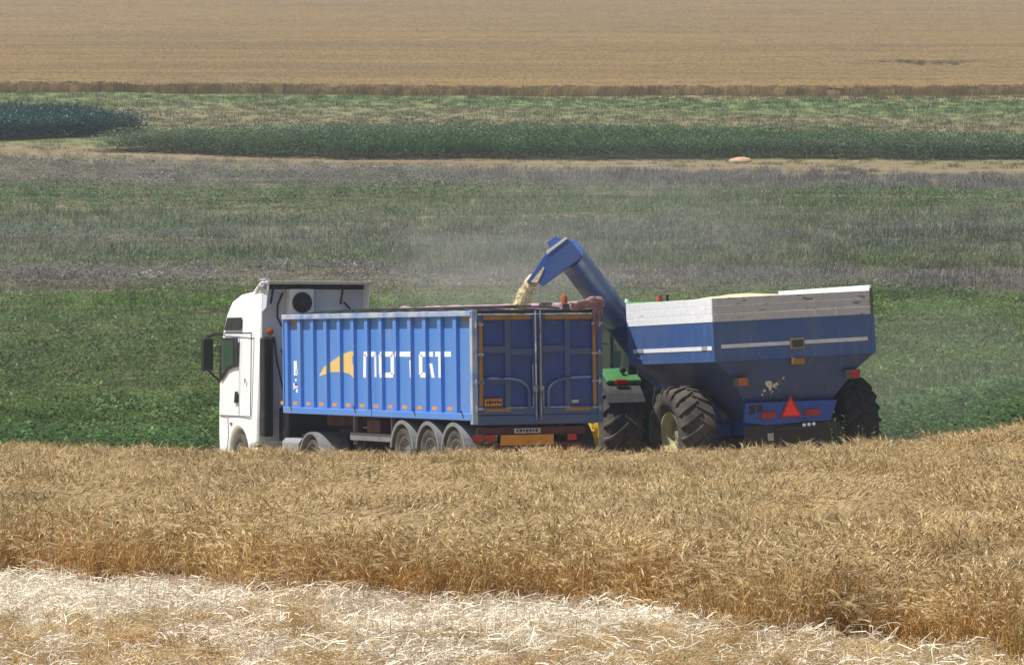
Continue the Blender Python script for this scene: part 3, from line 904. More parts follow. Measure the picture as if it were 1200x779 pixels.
# body: floor and four walls
mb = MB()
PD = 0.075                                  # rib depth: panel plane lies this far inside the rib faces
yp = HW - PD
mb.box(0.10, LT, -HW + 0.06, HW - PD - 0.04, Z0, Z0 + 0.10)
body = mb.build('floor', M['steel_dark'], tr, bevel=0.005)
mb = MB(); mb.box(0.06, LT, yp - 0.04, yp, Z0 + 0.10, Z1 - 0.05)
side_l = mb.build('side_panel', M['trailer_blue'], tr)
mb = MB(); mb.box(0.06, LT, -yp, -yp + 0.04, Z0 + 0.10, Z1 - 0.05)
side_r = mb.build('side_panel', M['trailer_blue'], tr)
mb = MB(); mb.box(LT, LT + 0.06, -HW, HW - 0.002, Z0 + 0.02, Z1)
mb.build('front_wall', M['trailer_blue'], tr, bevel=0.01)
RIB0, RIBP, NR = 0.76, 0.7475, 13
for sgn, sp_ in ((1, side_l), (-1, side_r)):
    for i in range(NR):
        u = RIB0 + i * RIBP
        mb = MB()
        # folded rib: rear flank square, front flank slanting
        poly = [(u, yp - 0.002), (u + 0.005, HW), (u + 0.17, HW), (u + 0.24, yp - 0.002)]
        mb.prism(poly, lambda p, t, s=sgn: V(p[0], s * p[1], t), Z0 + 0.10, Z1 - 0.10)
        mb.build('rib', M['rib_blue'], sp_, bevel=0.006)
for sgn in (1, -1):
    mb = MB()
    mb.box(0.0, LT, sgn * (HW - 0.12) if sgn < 0 else HW - 0.12, sgn * (HW + 0.035) if sgn > 0 else -HW + 0.0, Z1 - 0.10, Z1) if sgn > 0 else mb.box(0.0, LT, -HW - 0.035, -HW + 0.12, Z1 - 0.10, Z1)
    mb.build('top_rail', M['worn_rail'], tr, bevel=0.012)
    mb = MB()
    if sgn > 0: mb.box(0.0, LT, HW - 0.10, HW + 0.02, Z0 - 0.03, Z0 + 0.10)
    else: mb.box(0.0, LT, -HW - 0.02, -HW + 0.10, Z0 - 0.03, Z0 + 0.10)
    mb.build('bottom_rail', M['rib_blue'], tr, bevel=0.012)
# rear corner posts
for sgn in (1, -1):
    mb = MB(); y0_, y1_ = sorted((sgn * (HW - 0.10), sgn * (HW + 0.012)))
    mb.box(-0.02, 0.09, y0_, y1_, Z0 - 0.10, Z1 + 0.01)
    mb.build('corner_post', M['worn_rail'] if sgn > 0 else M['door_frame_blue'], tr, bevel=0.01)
mb = MB(); mb.box(-0.01, 0.10, -HW + 0.102, HW - 0.102, Z1 - 0.06, Z1 + 0.012); mb.build('rear_header', M['steel_dark'], tr, bevel=0.008)
mb = MB(); mb.box(-0.015, 0.10, -HW + 0.102, HW - 0.102, Z0 - 0.11, Z0 + 0.06); mb.build('rear_apron', M['door_frame_blue'], tr, bevel=0.01)
# doors
for s in (1, -1):
    ya, yb = (0.012, HW - 0.11) if s > 0 else (-HW + 0.11, -0.012)
    mb = MB(); mb.box(0.015, 0.045, ya, yb, Z0 + 0.07, Z1 - 0.07)
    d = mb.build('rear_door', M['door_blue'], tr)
    mb = MB()
    # perimeter + members, each standing proud of the sheet
    w = 0.085
    zb, zt = Z0 + 0.07, Z1 - 0.07
    mb.box(-0.03, 0.014, ya, ya + w, zb, zt); mb.box(-0.03, 0.014, yb - w, yb, zb, zt)
    mb.box(-0.028, 0.014, ya + w, yb - w, zt - 0.10, zt); mb.box(-0.028, 0.014, ya + w, yb - w, zb, zb + 0.14)
    ym = (ya + yb) / 2 + 0.0
    mb.box(-0.022, 0.014, ym - 0.055, ym + 0.055, zb + 0.14, zt - 0.10)
    mb.box(-0.018, 0.014, ya + w, ym - 0.055, 2.28, 2.40); mb.box(-0.018, 0.014, ym + 0.055, yb - w, 2.33, 2.45)
    if s > 0: mb.box(-0.018, 0.014, ym + 0.055, yb - w, 1.78, 1.88)
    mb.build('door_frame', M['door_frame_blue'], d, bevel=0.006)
    mb = MB()
    y_in = ya if s > 0 else yb
    y_out = yb if s > 0 else ya
    mb.tube([(-0.045, y_in + s * 0.035, zb - 0.10), (-0.045, y_in + s * 0.035, zt + 0.06)], 0.016, 8)
    mb.box(-0.065, -0.031, min(y_in + s * 0.01, y_in + s * 0.09), max(y_in + s * 0.01, y_in + s * 0.09), 1.62, 1.72)
    mb.build('lock_rod', M['seal'], d, smooth=True)
    mb = MB()     # pale rubber seal line around the door
    yi_, yo_ = sorted((y_in + s * 0.10, y_out - s * 0.02))
    mb.box(-0.036, -0.0305, yi_, yo_, zt - 0.018, zt); mb.build('door_seal', M['seal'], d); mb = MB()
    mb.box(-0.036, -0.0305, min(y_in + s * 0.085, y_in + s * 0.10), max(y_in + s * 0.085, y_in + s * 0.10), zb + 0.12, zb + (0.9 if s > 0 else 0.5))
    mb.box(-0.036, -0.0305, min(y_in + s * 0.10, y_in + s * 0.62), max(y_in + s * 0.10, y_in + s * 0.62), zb + 0.115, zb + 0.135)
    mb.build('door_seal', M['seal'], d)
    # hinges
    for zz in (1.32, 1.80, 2.30, 2.84):
        mb = MB(); a_, b_ = sorted((y_out - s * 0.10, y_out + s * 0.10)); mb.box(-0.045, -0.031, a_, b_, zz - 0.02, zz + 0.02)
        mb.tube([(-0.045, y_out + s * 0.05, zz - 0.06), (-0.045, y_out + s * 0.05, zz + 0.06)], 0.02, 8)
        mb.build('hinge', M['seal'], d)
    # reflective tape
    mb = MB()
    a_, b_ = sorted((y_in + s * 0.14, y_out - s * 0.10))
    mb.box(-0.0345, -0.0285, a_, b_, zt - 0.098, zt - 0.022)
    mb.build('tape_strip', M['tape_orange'], d)
    mb = MB(); a_, b_ = sorted((y_out - s * 0.02, y_out - s * 0.08)); mb.box(-0.0365, -0.0305, a_, b_, zb + 0.16, zt - 0.12)
    mb.build('tape_strip', M['tape_orange'], d)
    mb = MB(); a_, b_ = sorted((y_out - s * 0.12, y_out - s * 0.62)); mb.box(-0.0345, -0.0285, a_, b_, zb + 0.055, zb + 0.11)
    mb.build('tape_strip', M['tape_orange'], d)
    # curved bar
    mb = MB()
    y_a = y_out - s * 0.14; y_b = y_in + s * 0.18
    P = []
    for k in range(12):
        t = k / 11
        if t < 0.45: P.append((-0.05, y_a + (y_b - y_a) * (t / 0.45) * 0.52, 1.86 - 0.02 * t))
        else:
            an = (t - 0.45) / 0.55 * math.pi / 2
            P.append((-0.05, y_a + (y_b - y_a) * (0.52 + 0.48 * math.sin(an)), 1.62 + 0.23 * math.cos(an)))
    P.append((-0.05, y_b, 1.32))
    mb.tube(P, 0.028, 8); mb.build('curved_bar', M['door_frame_blue'], d, smooth=True)
    if s > 0:
        mb = MB(); mb.box(-0.036, -0.0185, y_out - s * 0.45, y_out - s * 0.11, 1.36, 1.51); sg = mb.build('warning_sign', M['sign_orange'], d)
        mb = MB(); mb.box(-0.0385, -0.0362, y_out - 0.445, y_out - 0.115, 1.365, 1.375); mb.box(-0.0385, -0.0362, y_out - 0.445, y_out - 0.115, 1.495, 1.505)
        yy = y_out - 0.145
        for wd in (0.03, 0.05, 0.03, 0.04, 0.05, 0.03):
            mb.box(-0.0385, -0.0362, yy - wd, yy, 1.405 + rnd(0, .015), 1.455 + rnd(0, .015)); yy -= wd + 0.012
        mb.build('sign_marks', M['black_ink'], sg)
    else:
        mb = MB(); mb.box(-0.024, 0.012, -0.80, -0.66, 1.40, 1.46); mb.build('maker_plate', M['plate'], d)
# lettering on the left side, following panel and ribs
def clip_poly(poly, a, b):
    def half(pl, lim, keep_gt):
        out = []
        for i in range(len(pl)):
            p, q = pl[i], pl[(i + 1) % len(pl)]
            ip = (p[0] >= lim) if keep_gt else (p[0] <= lim); iq = (q[0] >= lim) if keep_gt else (q[0] <= lim)
            if ip: out.append(p)
            if ip != iq:
                t = (lim - p[0]) / (q[0] - p[0]); out.append((lim, p[1] + t * (q[1] - p[1])))
        return out
    pl = half(poly, a, True)
    if len(pl) >= 3: pl = half(pl, b, False)
    return pl if len(pl) >= 3 else None
def on_side(mb, poly):
    """paint a convex polygon (u, z) on the ribbed left side"""
    spans = []
    sh = PD / math.tan(A)          # the panels lie behind the rib faces, so the painted run continues further forward on them
    for i in range(NR):
        u = RIB0 + i * RIBP
        spans.append((u + 0.006, u + 0.17, HW + 0.0025, 0.0)); spans.append((u + 0.245, u + RIBP - 0.004, yp + 0.0025, sh))
    for a, b_, yy, dsh in spans:
        c = clip_poly([(p[0] + dsh, p[1]) for p in poly], a, b_)
        if c:
            area = sum(c[i][0] * c[(i + 1) % len(c)][1] - c[(i + 1) % len(c)][0] * c[i][1] for i in range(len(c))) / 2
            if abs(area) < 1e-5: continue
            mb.prism(c, lambda p, t: V(p[0], t, p[1]), yy - 0.001, yy)
def zz_(py, px): 
    u = side_u(px); return CAMZ + (408 - py) * (75.2 - 0.0 + u * fw.y - 0.0) / F
def S(px0, px1, py0, py1, skew=0):
    u0, u1 = side_u(px0), side_u(px1)
    za, zb_ = zz_(py0, (px0 + px1) / 2), zz_(py1, (px0 + px1) / 2)
    return [(u0, za), (u1, za), (side_u(px1 + skew), zb_), (side_u(px0 + skew), zb_)]
GL = {
 'first_letter': [S(427.2, 430.8, 414, 441.5, -0.6), S(427.5, 441.5, 411, 417), S(439.8, 442.2, 415, 441)],
 'second_letter': [S(445.6, 449.5, 414, 438), S(447, 462, 411, 417), S(446.5, 462, 435.5, 441.5), S(459, 463.3, 414, 438)],
 'third_letter': [S(464.5, 484.5, 411, 417), S(481.2, 485.2, 421, 441.5, 0.8)],
 'fourth_letter': [S(492.3, 496.6, 414, 438), S(493.8, 509, 411, 417), S(493.8, 503.5, 435.5, 441.5), S(504.5, 508, 425, 441.5, 2.5)],
 'fifth_letter': [S(511.5, 530, 411, 417), S(515.3, 519.4, 417.2, 441.5)],
}
for k, qs in GL.items():
    mb = MB()
    for j, q in enumerate(qs):
        on_side(mb, q)
    mb.build('letter', M['letters'], side_l, recalc=True)
mb = MB()
cols = [(374.7, 439.5, 440), (380, 430, 438.5), (389, 423, 435.2), (401.8, 414.5, 434.8), (410, 411, 437), (414.5, 410.5, 440)]
for (xa, ta, ba), (xb, tb, bb) in zip(cols, cols[1:]):
    xm = (xa + xb) / 2
    on_side(mb, [(side_u(xa), zz_(ta, xa)), (side_u(xb), zz_(tb, xb)), (side_u(xb), zz_(bb, xb)), (side_u(xa), zz_(ba, xa))])
on_side(mb, S(414.5, 418.5, 410.8, 416)); on_side(mb, S(414.5, 418.5, 426, 441.5))
em = mb.build('emblem', M['emblem'], side_l)
for qs in ([S(345.2, 348.8, 422, 439), S(347, 350, 432, 438)], [S(344.3, 349.5, 451.5, 453.5), S(344.3, 345.8, 448, 455)], [S(347.5, 350, 455, 459)], [S(346.5, 348.3, 443, 446)]):
    mb = MB()
    for q in qs: on_side(mb, q)
    mb.build('sticker', M['letters'], side_l)
mb = MB(); on_side(mb, S(346.2, 348.6, 448.5, 451)); mb.build('sticker', M['lens_red'], side_l)
for i in range(NR):
    u = RIB0 + i * RIBP + 0.22
    mb = MB(); on_side(mb, [(u, 1.275), (u + 0.24, 1.275), (u + 0.24, 1.345), (u, 1.345)]); mb.build('side_reflector', M['reflector_orange'], side_l)
mb = MB()
mb.prism([(0.10, 2.60), (0.18, 2.60), (0.18, 2.98), (0.10, 2.98)], lambda p, t: V(p[0], t, p[1]), yp + 0.0005, yp + 0.003); mb.build('tape_strip', M['tape_yellow'], side_l)
mb = MB(); mb.box(LT - 0.08, LT - 0.01, yp + 0.0005, yp + 0.003, 2.45, 2.98); mb.build('tape_strip', M['tape_yellow'], side_l)
mb = MB(); mb.box(0.25, 0.62, yp + 0.0005, yp + 0.003, 2.90, 2.97); mb.build('tape_strip', M['tape_orange'], side_l)
mb = MB(); mb.box(LT - 0.62, LT - 0.25, yp + 0.0005, yp + 0.003, 2.86, 2.95); mb.build('tape_strip', M['tape_orange'], side_l)
for u in (9.6, 6.0, 2.9, 0.55):               # rope hooks on the lower side
    mb = MB(); mb.tube([(u, HW + 0.03, 1.30), (u - 0.10, HW + 0.04, 1.28), (u - 0.16, HW + 0.02, 1.16)], 0.012, 6); mb.build('rope_hook', M['black_plastic'], tr)
mb = MB(); mb.tube([(5.03, HW + 0.02, 3.0), (5.05, HW + 0.03, 2.0), (5.0, HW + 0.02, 1.1)], 0.008, 5); mb.build('tie_strap', M['black_plastic'], tr)
# chassis
mb = MB()
for s in (1, -1): mb.box(0.05, LT - 0.5, s * 0.48 - 0.06, s * 0.48 + 0.06, 0.86, Z0 - 0.031)
for u in (0.12, 1.6, 2.9, 4.6, 6.2, 7.9): mb.box(u, u + 0.1, -0.419, 0.419, 0.90, 1.08)
mb.build('chassis', M['chassis_red'], tr, bevel=0.01)
mb = MB(); mb.box(-0.03, 0.05, -0.92, 1.20, 0.84, 0.98); mb.build('rear_crossmember', M['chassis_red'], tr, bevel=0.01)
mb = MB(); mb.box(5.2, 5.9, 0.62, 1.05, 0.72, 1.05); mb.build('tool_box', M['chassis_red'], tr, bevel=0.02)
for u, v in ((3.05 + 1.5, 1.0), (6.55, 1.0)):
    mb = MB(); mb.box(u, u + 0.06, v, v + 0.06, 0.55, Z0 - 0.04); mb.build('guard_post', M['guard_grey'], tr)
mb = MB(); mb.box(4.5, 6.70, 1.07, 1.10, 0.63, 0.78); mb.build('side_guard', M['guard_grey'], tr, bevel=0.008)
for s in (1, -1):
    mb = MB(); mb.box(7.3, 7.45, s * 0.65 - 0.06, s * 0.65 + 0.06, 0.10, 1.05); mb.box(7.2, 7.55, s * 0.65 - 0.14, s * 0.65 + 0.14, 0.08, 0.12)
    mb.build('landing_leg', M['steel_dark'], tr, bevel=0.01)
axles = (3.50, 2.21, 0.95)
for u in axles:
    for s in (1, -1):
        truck_wheel(tr, u, s * 1.09, 0.47, 0.50, 0.32, s)
        mb = MB()
        K = 14; ro, ri = 0.60, 0.57
        poly = [(ro * math.cos(R(8 + 164 * k / K)), ro * math.sin(R(8 + 164 * k / K))) for k in range(K + 1)]
        poly += [(ri * math.cos(R(8 + 164 * k / K)), ri * math.sin(R(8 + 164 * k / K))) for k in range(K, -1, -1)]
        ya, yb = sorted((s * 0.90, s * 1.26))
        for k in range(K):
            q = [poly[k], poly[k + 1], poly[2 * K - k], poly[2 * K + 1 - k]]
            mb.prism(q, lambda p, t, u=u: V(u + p[0], t, 0.47 + p[1]), ya, yb)
            # rolled lip on the outer edge
            c2 = [(p[0] * 0.93, p[1] * 0.93) if j > 1 else p for j, p in enumerate(q)]
            mb.prism(c2, lambda p, t, u=u: V(u + p[0], t, 0.47 + p[1]), s * 1.262, s * 1.285)
        bmesh.ops.remove_doubles(mb.bm, verts=mb.bm.verts, dist=0.0005)
        mb.build('mudguard', M['guard_grey'] if s > 0 else M['black_plastic'], tr)  # far-side guards coloured black in place of the shade around the tractor rim
    mb = MB(); mb.tube([(u, -1.0, 0.47), (u, 1.0, 0.47)], 0.07, 10); mb.build('axle', M['steel_dark'], tr)
# lights, plate, board, bumper
for s in (1, -1):
    for k, yy in enumerate((1.10, 0.87) if s > 0 else (0.54,)):
        mb = MB(); y0_, y1_ = sorted((s * yy, s * (yy + 0.20))); mb.box(-0.06, -0.031, y0_, y1_, 0.72, 0.86)
        h = mb.build('tail_light_housing', M['black_plastic'], tr, bevel=0.008)
        mb = MB(); mb.box(-0.075, -0.061, y0_ + 0.015, y1_ - 0.015, 0.735, 0.845); mb.build('lens', M['lens_red'], h, bevel=0.008)
mb = MB(); mb.box(-0.05, -0.031, -0.86, 1.20, 0.50, 0.70); mb.build('bumper', M['chassis_red'], tr, bevel=0.01)
mb = MB(); mb.box(-0.064, -0.0505, -0.28, 0.76, 0.66, 0.845); mb.build('bumper_board', M['sign_orange'], tr)
mb = MB(); mb.box(-0.068, -0.0325, -0.02, 0.49, 0.872, 0.962); pl = mb.build('number_plate', M['plate'], tr, bevel=0.004)
mb = MB(); yy = 0.455
for wd in (0.035, 0.05, 0.03, 0.045, 0.05, 0.03, 0.045):
    mb.box(-0.0705, -0.0682, yy - wd, yy, 0.892, 0.942); yy -= wd + 0.022
mb.build('plate_characters', M['black_ink'], pl)
mb = MB(); mb.box(-0.045, -0.031, 0.05, 0.55, 0.30, 0.499); mb.build('mud_flap', M['black_plastic'], tr)
# rolled tarp on the far rail, bows and rear hanging end
mb = MB(); P = []; rr = []
for k in range(40):
    t = k / 39
    P.append((LT * (1 - t) + 0.05, -HW - 0.02 + 0.02 * mn.noise(V(t * 20, 0, 0)), Z1 + 0.10 + 0.022 * mn.noise(V(t * 14, 1, 0)) - 0.015 * (1 - t)))
    rr.append(0.052 + 0.02 * mn.noise(V(t * 30, 5, 0)) + (0.012 if t > 0.8 else 0))
mb.tube(P, rr, 10)
for v in mb.bm.verts: v.co += V(0, mn.noise(v.co * 6) * 0.02, mn.noise(v.co * 6 + V(3, 0, 0)) * 0.025)
mb.build('rolled_tarp', M['tarp_pale'], tr, smooth=True)
mb = MB()
for j in range(7):
    y0 = -HW - 0.02; P = []; rr = []
    for k in range(9):
        t = k / 8
        P.append((-0.03 - 0.01 * j + 0.02 * mn.noise(V(j, t * 5, 0)), y0 + 0.62 * t - 0.02 + 0.01 * j, Z1 + 0.09 + 0.05 * math.sin(t * 7 + j * 2) * 0.4 + 0.02 * j - 0.10 * t))
        rr.append(0.036 * (1 - 0.5 * t) + 0.012 * mn.noise(V(t * 9, j * 3, 2)))
    mb.tube(P, rr, 7)
mb.tube([(-0.06, -HW + 0.05, Z1 + 0.08), (-0.07, -HW + 0.09, Z1 - 0.06), (-0.065, -HW + 0.10, Z1 - 0.22), (-0.06, -HW + 0.12, Z1 - 0.40)], [0.05, 0.045, 0.035, 0.01], 7)
mb.tube([(-0.06, -HW + 0.14, Z1 + 0.05), (-0.065, -HW + 0.17, Z1 - 0.10), (-0.06, -HW + 0.15, Z1 - 0.24)], [0.05, 0.04, 0.012], 7)
bmesh.ops.subdivide_edges(mb.bm, edges=mb.bm.edges, cuts=1, use_grid_fill=True)
for v in mb.bm.verts: v.co += V(mn.noise(v.co * 11), mn.noise(v.co * 11 + V(7, 0, 0)), mn.noise(v.co * 13 + V(0, 9, 0))) * 0.045
mb.build('tarp_bunch', M['tarp'], tr)
for i in range(7):
    u = 0.8 + i * 1.45
    mb = MB()
    mb.tube([(u, HW - 0.06 - (2 * HW - 0.12) * k / 10, Z1 - 0.01 + 0.085 * math.sin(math.pi * k / 10)) for k in range(11)], 0.014, 6)
    mb.build('tarp_bow', M['steel_dark'], tr)
mb = MB(); mb.tube([(LT - 0.1, 0.1, Z1 + 0.09), (6, 0.12, Z1 + 0.085), (0.05, 0.1, Z1 + 0.09)], 0.010, 6); mb.build('ridge_cable', M['steel_dark'], tr)
mb = MB(); mb.lathe([(0, 0.001), (0, 0.06), (0.10, 0.06), (0.15, 0.045), (0.18, 0.001)], 14)
bmesh.ops.rotate(mb.bm, verts=mb.bm.verts, matrix=Matrix.Rotation(R(90), 3, 'X'))
bmesh.ops.translate(mb.bm, verts=mb.bm.verts, vec=(0.35, -0.70, Z1 + 0.12))
bc = mb.build('beacon', M['amber'], tr, smooth=True)
mb = MB(); mb.box(0.28, 0.42, -0.77, -0.63, Z1 - 0.01, Z1 + 0.12); mb.build('beacon_base', M['tarp'], bc, bevel=0.01)
mb = MB(); mb.box(0.31, 0.39, -HW + 0.1, HW - 0.1, Z1 - 0.045, Z1 - 0.012); mb.build('rear_cross_bar', M['steel_dark'], tr)

# grain inside the trailer
mb = MB()
rows = []
NXg, NYg = 40, 14
for i in range(NXg + 1):
    for j in range(NYg + 1):
        u = 0.12 + (LT - 0.2) * i / NXg; v = -1.13 + 2.26 * j / NYg
        z = 2.2 + 0.45 * math.exp(-((u - 2.2) / 1.3) ** 2 - (v / 0.9) ** 2) + 0.05 * mn.noise(V(u * 2, v * 2, 0))
        rows.append(mb.bm.verts.new((u, v, z)))
for i in range(NXg):
    for j in range(NYg):
        a_ = i * (NYg + 1) + j; mb.bm.faces.new((rows[a_], rows[a_ + 1], rows[a_ + NYg + 2], rows[a_ + NYg + 1]))
gt = mb.build('grain_load', M['grain'], smooth=True)
gt.location = tr.location; gt.rotation_euler = tr.rotation_euler
tag(gt, 'pale grain heaped inside the blue trailer under the falling stream', 'grain', kind='stuff')

# ------------------------------------------------------------------ white truck (tractor unit), origin under its drive axle
U0 = 8.55
TO = TP + fw * U0
GZ = -0.36
tk = thing('truck', 'white high-roof truck with an air unit on its back wall, coupled to the blue trailer', 'truck', (TO.x, TO.y, GZ), (0, 0, R(90) + A))
XR, XF = 3.20, 5.55
outline = [(XR, 1.30), (XR + 0.02, 0.78), (XR + 0.42, 0.72)]
wc = (XR + 1.12, 0.50)
for k in range(9):
    a_ = R(172 - 164 * k / 8); outline.append((wc[0] + 0.62 * math.cos(a_), wc[1] + 0.60 * math.sin(a_)))
outline += [(wc[0] + 0.63, 0.35), (XF - 0.02, 0.35), (XF + 0.05, 1.0), (XF + 0.04, 1.6), (XF - 0.02, 2.5), (XF - 0.12, 3.05), (XF - 0.30, 3.48), (XF - 0.55, 3.74), (XF - 1.05, 3.88), (XR + 0.6, 3.93), (XR, 3.90)]
mb = MB()
# cross-section narrows a little towards the roof
bm = mb.bm
def cabp(p, t):
    x, z = p
    ins = 0.0 if z < 2.9 else (z - 2.9) * 0.11
    return V(x, t * (1.25 - ins), z)
ys_ = [-1, 1]
mb.prism(outline, cabp, -1, 1)
cab = mb.build('cab', M['white_cab'], tk, bevel=0.06)
def cab_panel(name, poly, mat, y, parent=cab, th=0.006, bevel=0.0):
    for s in (1, -1):
        mb = MB(); mb.prism(poly, lambda p, t, s=s: V(p[0], s * (t - (0 if p[1] < 2.9 else (p[1] - 2.9) * 0.11)), p[1]), y, y + th)
        mb.build(name, mat, parent, bevel=bevel)
# side window with black surround
cab_panel('window_surround', [(XF - 0.13, 2.98), (XF - 1.18, 2.98), (XF - 1.18, 2.38), (XF - 0.95, 2.36), (XF - 0.55, 2.30), (XF - 0.12, 2.06)], M['black_plastic'], 1.2505)
cab_panel('side_window', [(XF - 0.20, 2.93), (XF - 0.92, 2.93), (XF - 0.92, 2.42), (XF - 0.55, 2.36), (XF - 0.20, 2.20)], M['glass_green_reflect'], 1.257)
cab_panel('upper_side_panel', [(XF - 0.38, 3.40), (XF - 1.30, 3.40), (XF - 1.30, 3.14), (XF - 0.26, 3.14)], M['black_plastic'], 1.2505)
cab_panel('door_seam', [(XF - 0.10, 3.085), (XF - 2.02, 3.085), (XF - 2.02, 3.06), (XF - 0.10, 3.06)], M['black_plastic'], 1.2508)
cab_panel('door_seam', [(XF - 2.02, 3.06), (XF - 1.98, 3.06), (XF - 1.98, 1.36), (XF - 2.02, 1.36)], M['black_plastic'], 1.2508)
cab_panel('door_seam', [(XF - 1.28, 2.98), (XF - 1.266, 2.98), (XF - 1.266, 1.36), (XF - 1.28, 1.36)], M['guard_grey'], 1.2508)
cab_panel('door_seam', [(XF - 0.06, 1.36), (XF - 1.98, 1.36), (XF - 1.98, 1.335), (XF - 0.06, 1.335)], M['guard_grey'], 1.2508)
cab_panel('fender_seam', [(XF - 0.55, 1.30), (XF - 0.57, 1.30), (XF - 0.62, 0.95), (XF - 0.50, 0.50), (XF - 0.48, 0.50), (XF - 0.60, 0.95)], M['guard_grey'], 1.2508)
cab_panel('door_handle', [(XF - 1.02, 1.62), (XF - 1.22, 1.62), (XF - 1.22, 1.86), (XF - 1.08, 1.86)], M['black_plastic'], 1.2508, th=0.03, bevel=0.01)
cab_panel('pillar_trim', [(XF - 0.06, 2.50), (XF - 0.115, 2.98), (XF - 0.135, 2.98), (XF - 0.09, 2.05), (XF - 0.03, 2.05)], M['black_plastic'], 1.2512)
cab_panel('marker_light', [(XF - 0.72, 1.16), (XF - 0.84, 1.16), (XF - 0.84, 1.21), (XF - 0.72, 1.21)], M['amber'], 1.2508, th=0.012)
cab_panel('lock_badge', [(XF - 1.62, 2.04), (XF - 1.68, 2.04), (XF - 1.68, 2.14), (XF - 1.62, 2.14)], M['guard_grey'], 1.2508, th=0.01)
mb = MB(); mb.prism([(-1.08, 2.05), (1.08, 2.05), (1.05, 3.0), (-1.05, 3.0)], lambda p, t: V(XF - 0.105 - (p[1] - 2.5) * 0.10 + t, p[0], p[1]), 0.075, 0.11); mb.build('windscreen', M['glass'], cab, bevel=0.01)
mb = MB(); mb.box(XF + 0.03, XF + 0.075, -0.85, 0.85, 1.05, 1.85)
for k in range(5): mb.box(XF + 0.075, XF + 0.095, -0.85, 0.85, 1.12 + k * 0.15, 1.16 + k * 0.15)
mb.build('grille', M['black_plastic'], cab, bevel=0.008)
mb = MB(); mb.box(XF + 0.0, XF + 0.10, -1.2, 1.2, 0.34, 0.80); mb.build('front_bumper', M['white_cab'], tk, bevel=0.05)
for s in (1, -1):
    mb = MB(); y0_, y1_ = sorted((s * 0.80, s * 1.15)); mb.box(XF + 0.09, XF + 0.115, y0_, y1_, 0.55, 0.75); mb.build('headlight', M['lens_white'], tk, bevel=0.01)
    truck_wheel(tk, wc[0], s * 1.08, 0.50, 0.50, 0.30, s)
    truck_wheel(tk, 0.0, s * 0.93, 0.50, 0.50, 0.56, s)
    # drive mudguard with sloping rear
    mb = MB()
    poly_o = [(0.66 * math.cos(R(4 + 172 * k / 16)), 0.60 * math.sin(R(4 + 172 * k / 16))) for k in range(17)]
    for k in range(16):
        p, q = poly_o[k], poly_o[k + 1]
        mb.prism([p, q, (q[0] * 0.93, q[1] * 0.93), (p[0] * 0.93, p[1] * 0.93)], lambda p_, t: V(p_[0], t, 0.50 + p_[1]), *sorted((s * 0.62, s * 1.25)))
    mb.build('mudguard', M['guard_grey'], tk)
    # mirror on two arms
    mb = MB(); y0_, y1_ = sorted((s * 1.38, s * 1.62)); mb.box(XF - 0.03, XF + 0.12, y0_, y1_, 2.28, 2.98)
    mi = mb.build('mirror', M['black_plastic'], tk, bevel=0.04)
    mb = MB(); mb.box(XF - 0.034, XF - 0.0305, y0_ + 0.03, y1_ - 0.03, 2.52, 2.93); mb.box(XF - 0.034, XF - 0.0305, y0_ + 0.03, y1_ - 0.03, 2.33, 2.48)
    mb.build('mirror_glass', M['glass'], mi)
    mb = MB(); mb.tube([(XF + 0.0, s * 1.10, 3.05), (XF + 0.09, s * 1.32, 3.06), (XF + 0.06, s * 1.52, 2.97)], 0.028, 8)
    mb.tube([(XF + 0.0, s * 1.16, 2.02), (XF + 0.08, s * 1.30, 2.14), (XF + 0.06, s * 1.48, 2.30)], 0.024, 8); mb.build('mirror_arm', M['black_plastic'], mi, smooth=True)
    # steps and tank
    mb = MB(); y0_, y1_ = sorted((s * 0.75, s * 1.22)); mb.box(XR + 0.05, XR + 0.42, y0_, y1_, 0.40, 0.72); mb.build('step_box', M['white_part'], tk, bevel=0.03)
    mb = MB()
    mb.prism([(0.62, 0.45), (0.66, 0.38), (1.14, 0.38), (1.22, 0.46), (1.22, 0.86), (1.15, 0.95), (0.68, 0.95), (0.62, 0.88)], lambda p, t, s=s: V(t, s * p[0], p[1]), 0.80, 1.75)
    mb.build('fuel_tank', M['alu'], tk, bevel=0.02)
    mb = MB(); y0_, y1_ = sorted((s * 0.62, s * 1.22)); mb.box(1.80, 2.95, y0_, y1_, 0.45, 0.86); mb.build('battery_box', M['fender_grey'], tk, bevel=0.02)
mb = MB()
for s in (1, -1): mb.box(-1.0, XR + 0.4, s * 0.40 - 0.05, s * 0.40 + 0.05, 0.72, 1.0)
mb.build('chassis', M['steel_dark'], tk, bevel=0.01)
mb = MB(); mb.prism([(-0.5, 1.01), (0.5, 1.01), (0.4, 1.16), (-0.75, 1.16)], lambda p, t: V(p[0], t, p[1]), -0.45, 0.45); mb.build('fifth_wheel', M['steel_dark'], tk, bevel=0.01)
# cab back wall panel, intake, hoses, air unit
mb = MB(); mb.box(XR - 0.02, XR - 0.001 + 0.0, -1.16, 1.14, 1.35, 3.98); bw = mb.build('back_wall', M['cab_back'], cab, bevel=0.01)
mb = MB()
for yy in (0.55, -0.05, -0.62): mb.box(XR - 0.032, XR - 0.0205, yy - 0.015, yy + 0.015, 1.5, 3.95)
mb.build('back_rib', M['cab_back'], bw, bevel=0.004)
mb = MB(); mb.box(XR - 0.30, XR - 0.03, 0.98, 1.20, 0.95, 2.98); mb.build('air_intake', M['black_plastic'], tk, bevel=0.04)
mb = MB(); mb.box(XR - 0.55, XR - 0.03, -0.9, 0.78, 0.8, 1.55); mb.build('engine_tunnel', M['black_plastic'], tk, bevel=0.05)
mb = MB(); mb.box(XR - 0.30, XR - 0.035, 0.10, 0.62, 3.38, 3.98); ac = mb.build('air_conditioner', M['white_part'], tk, bevel=0.02)
mb = MB()
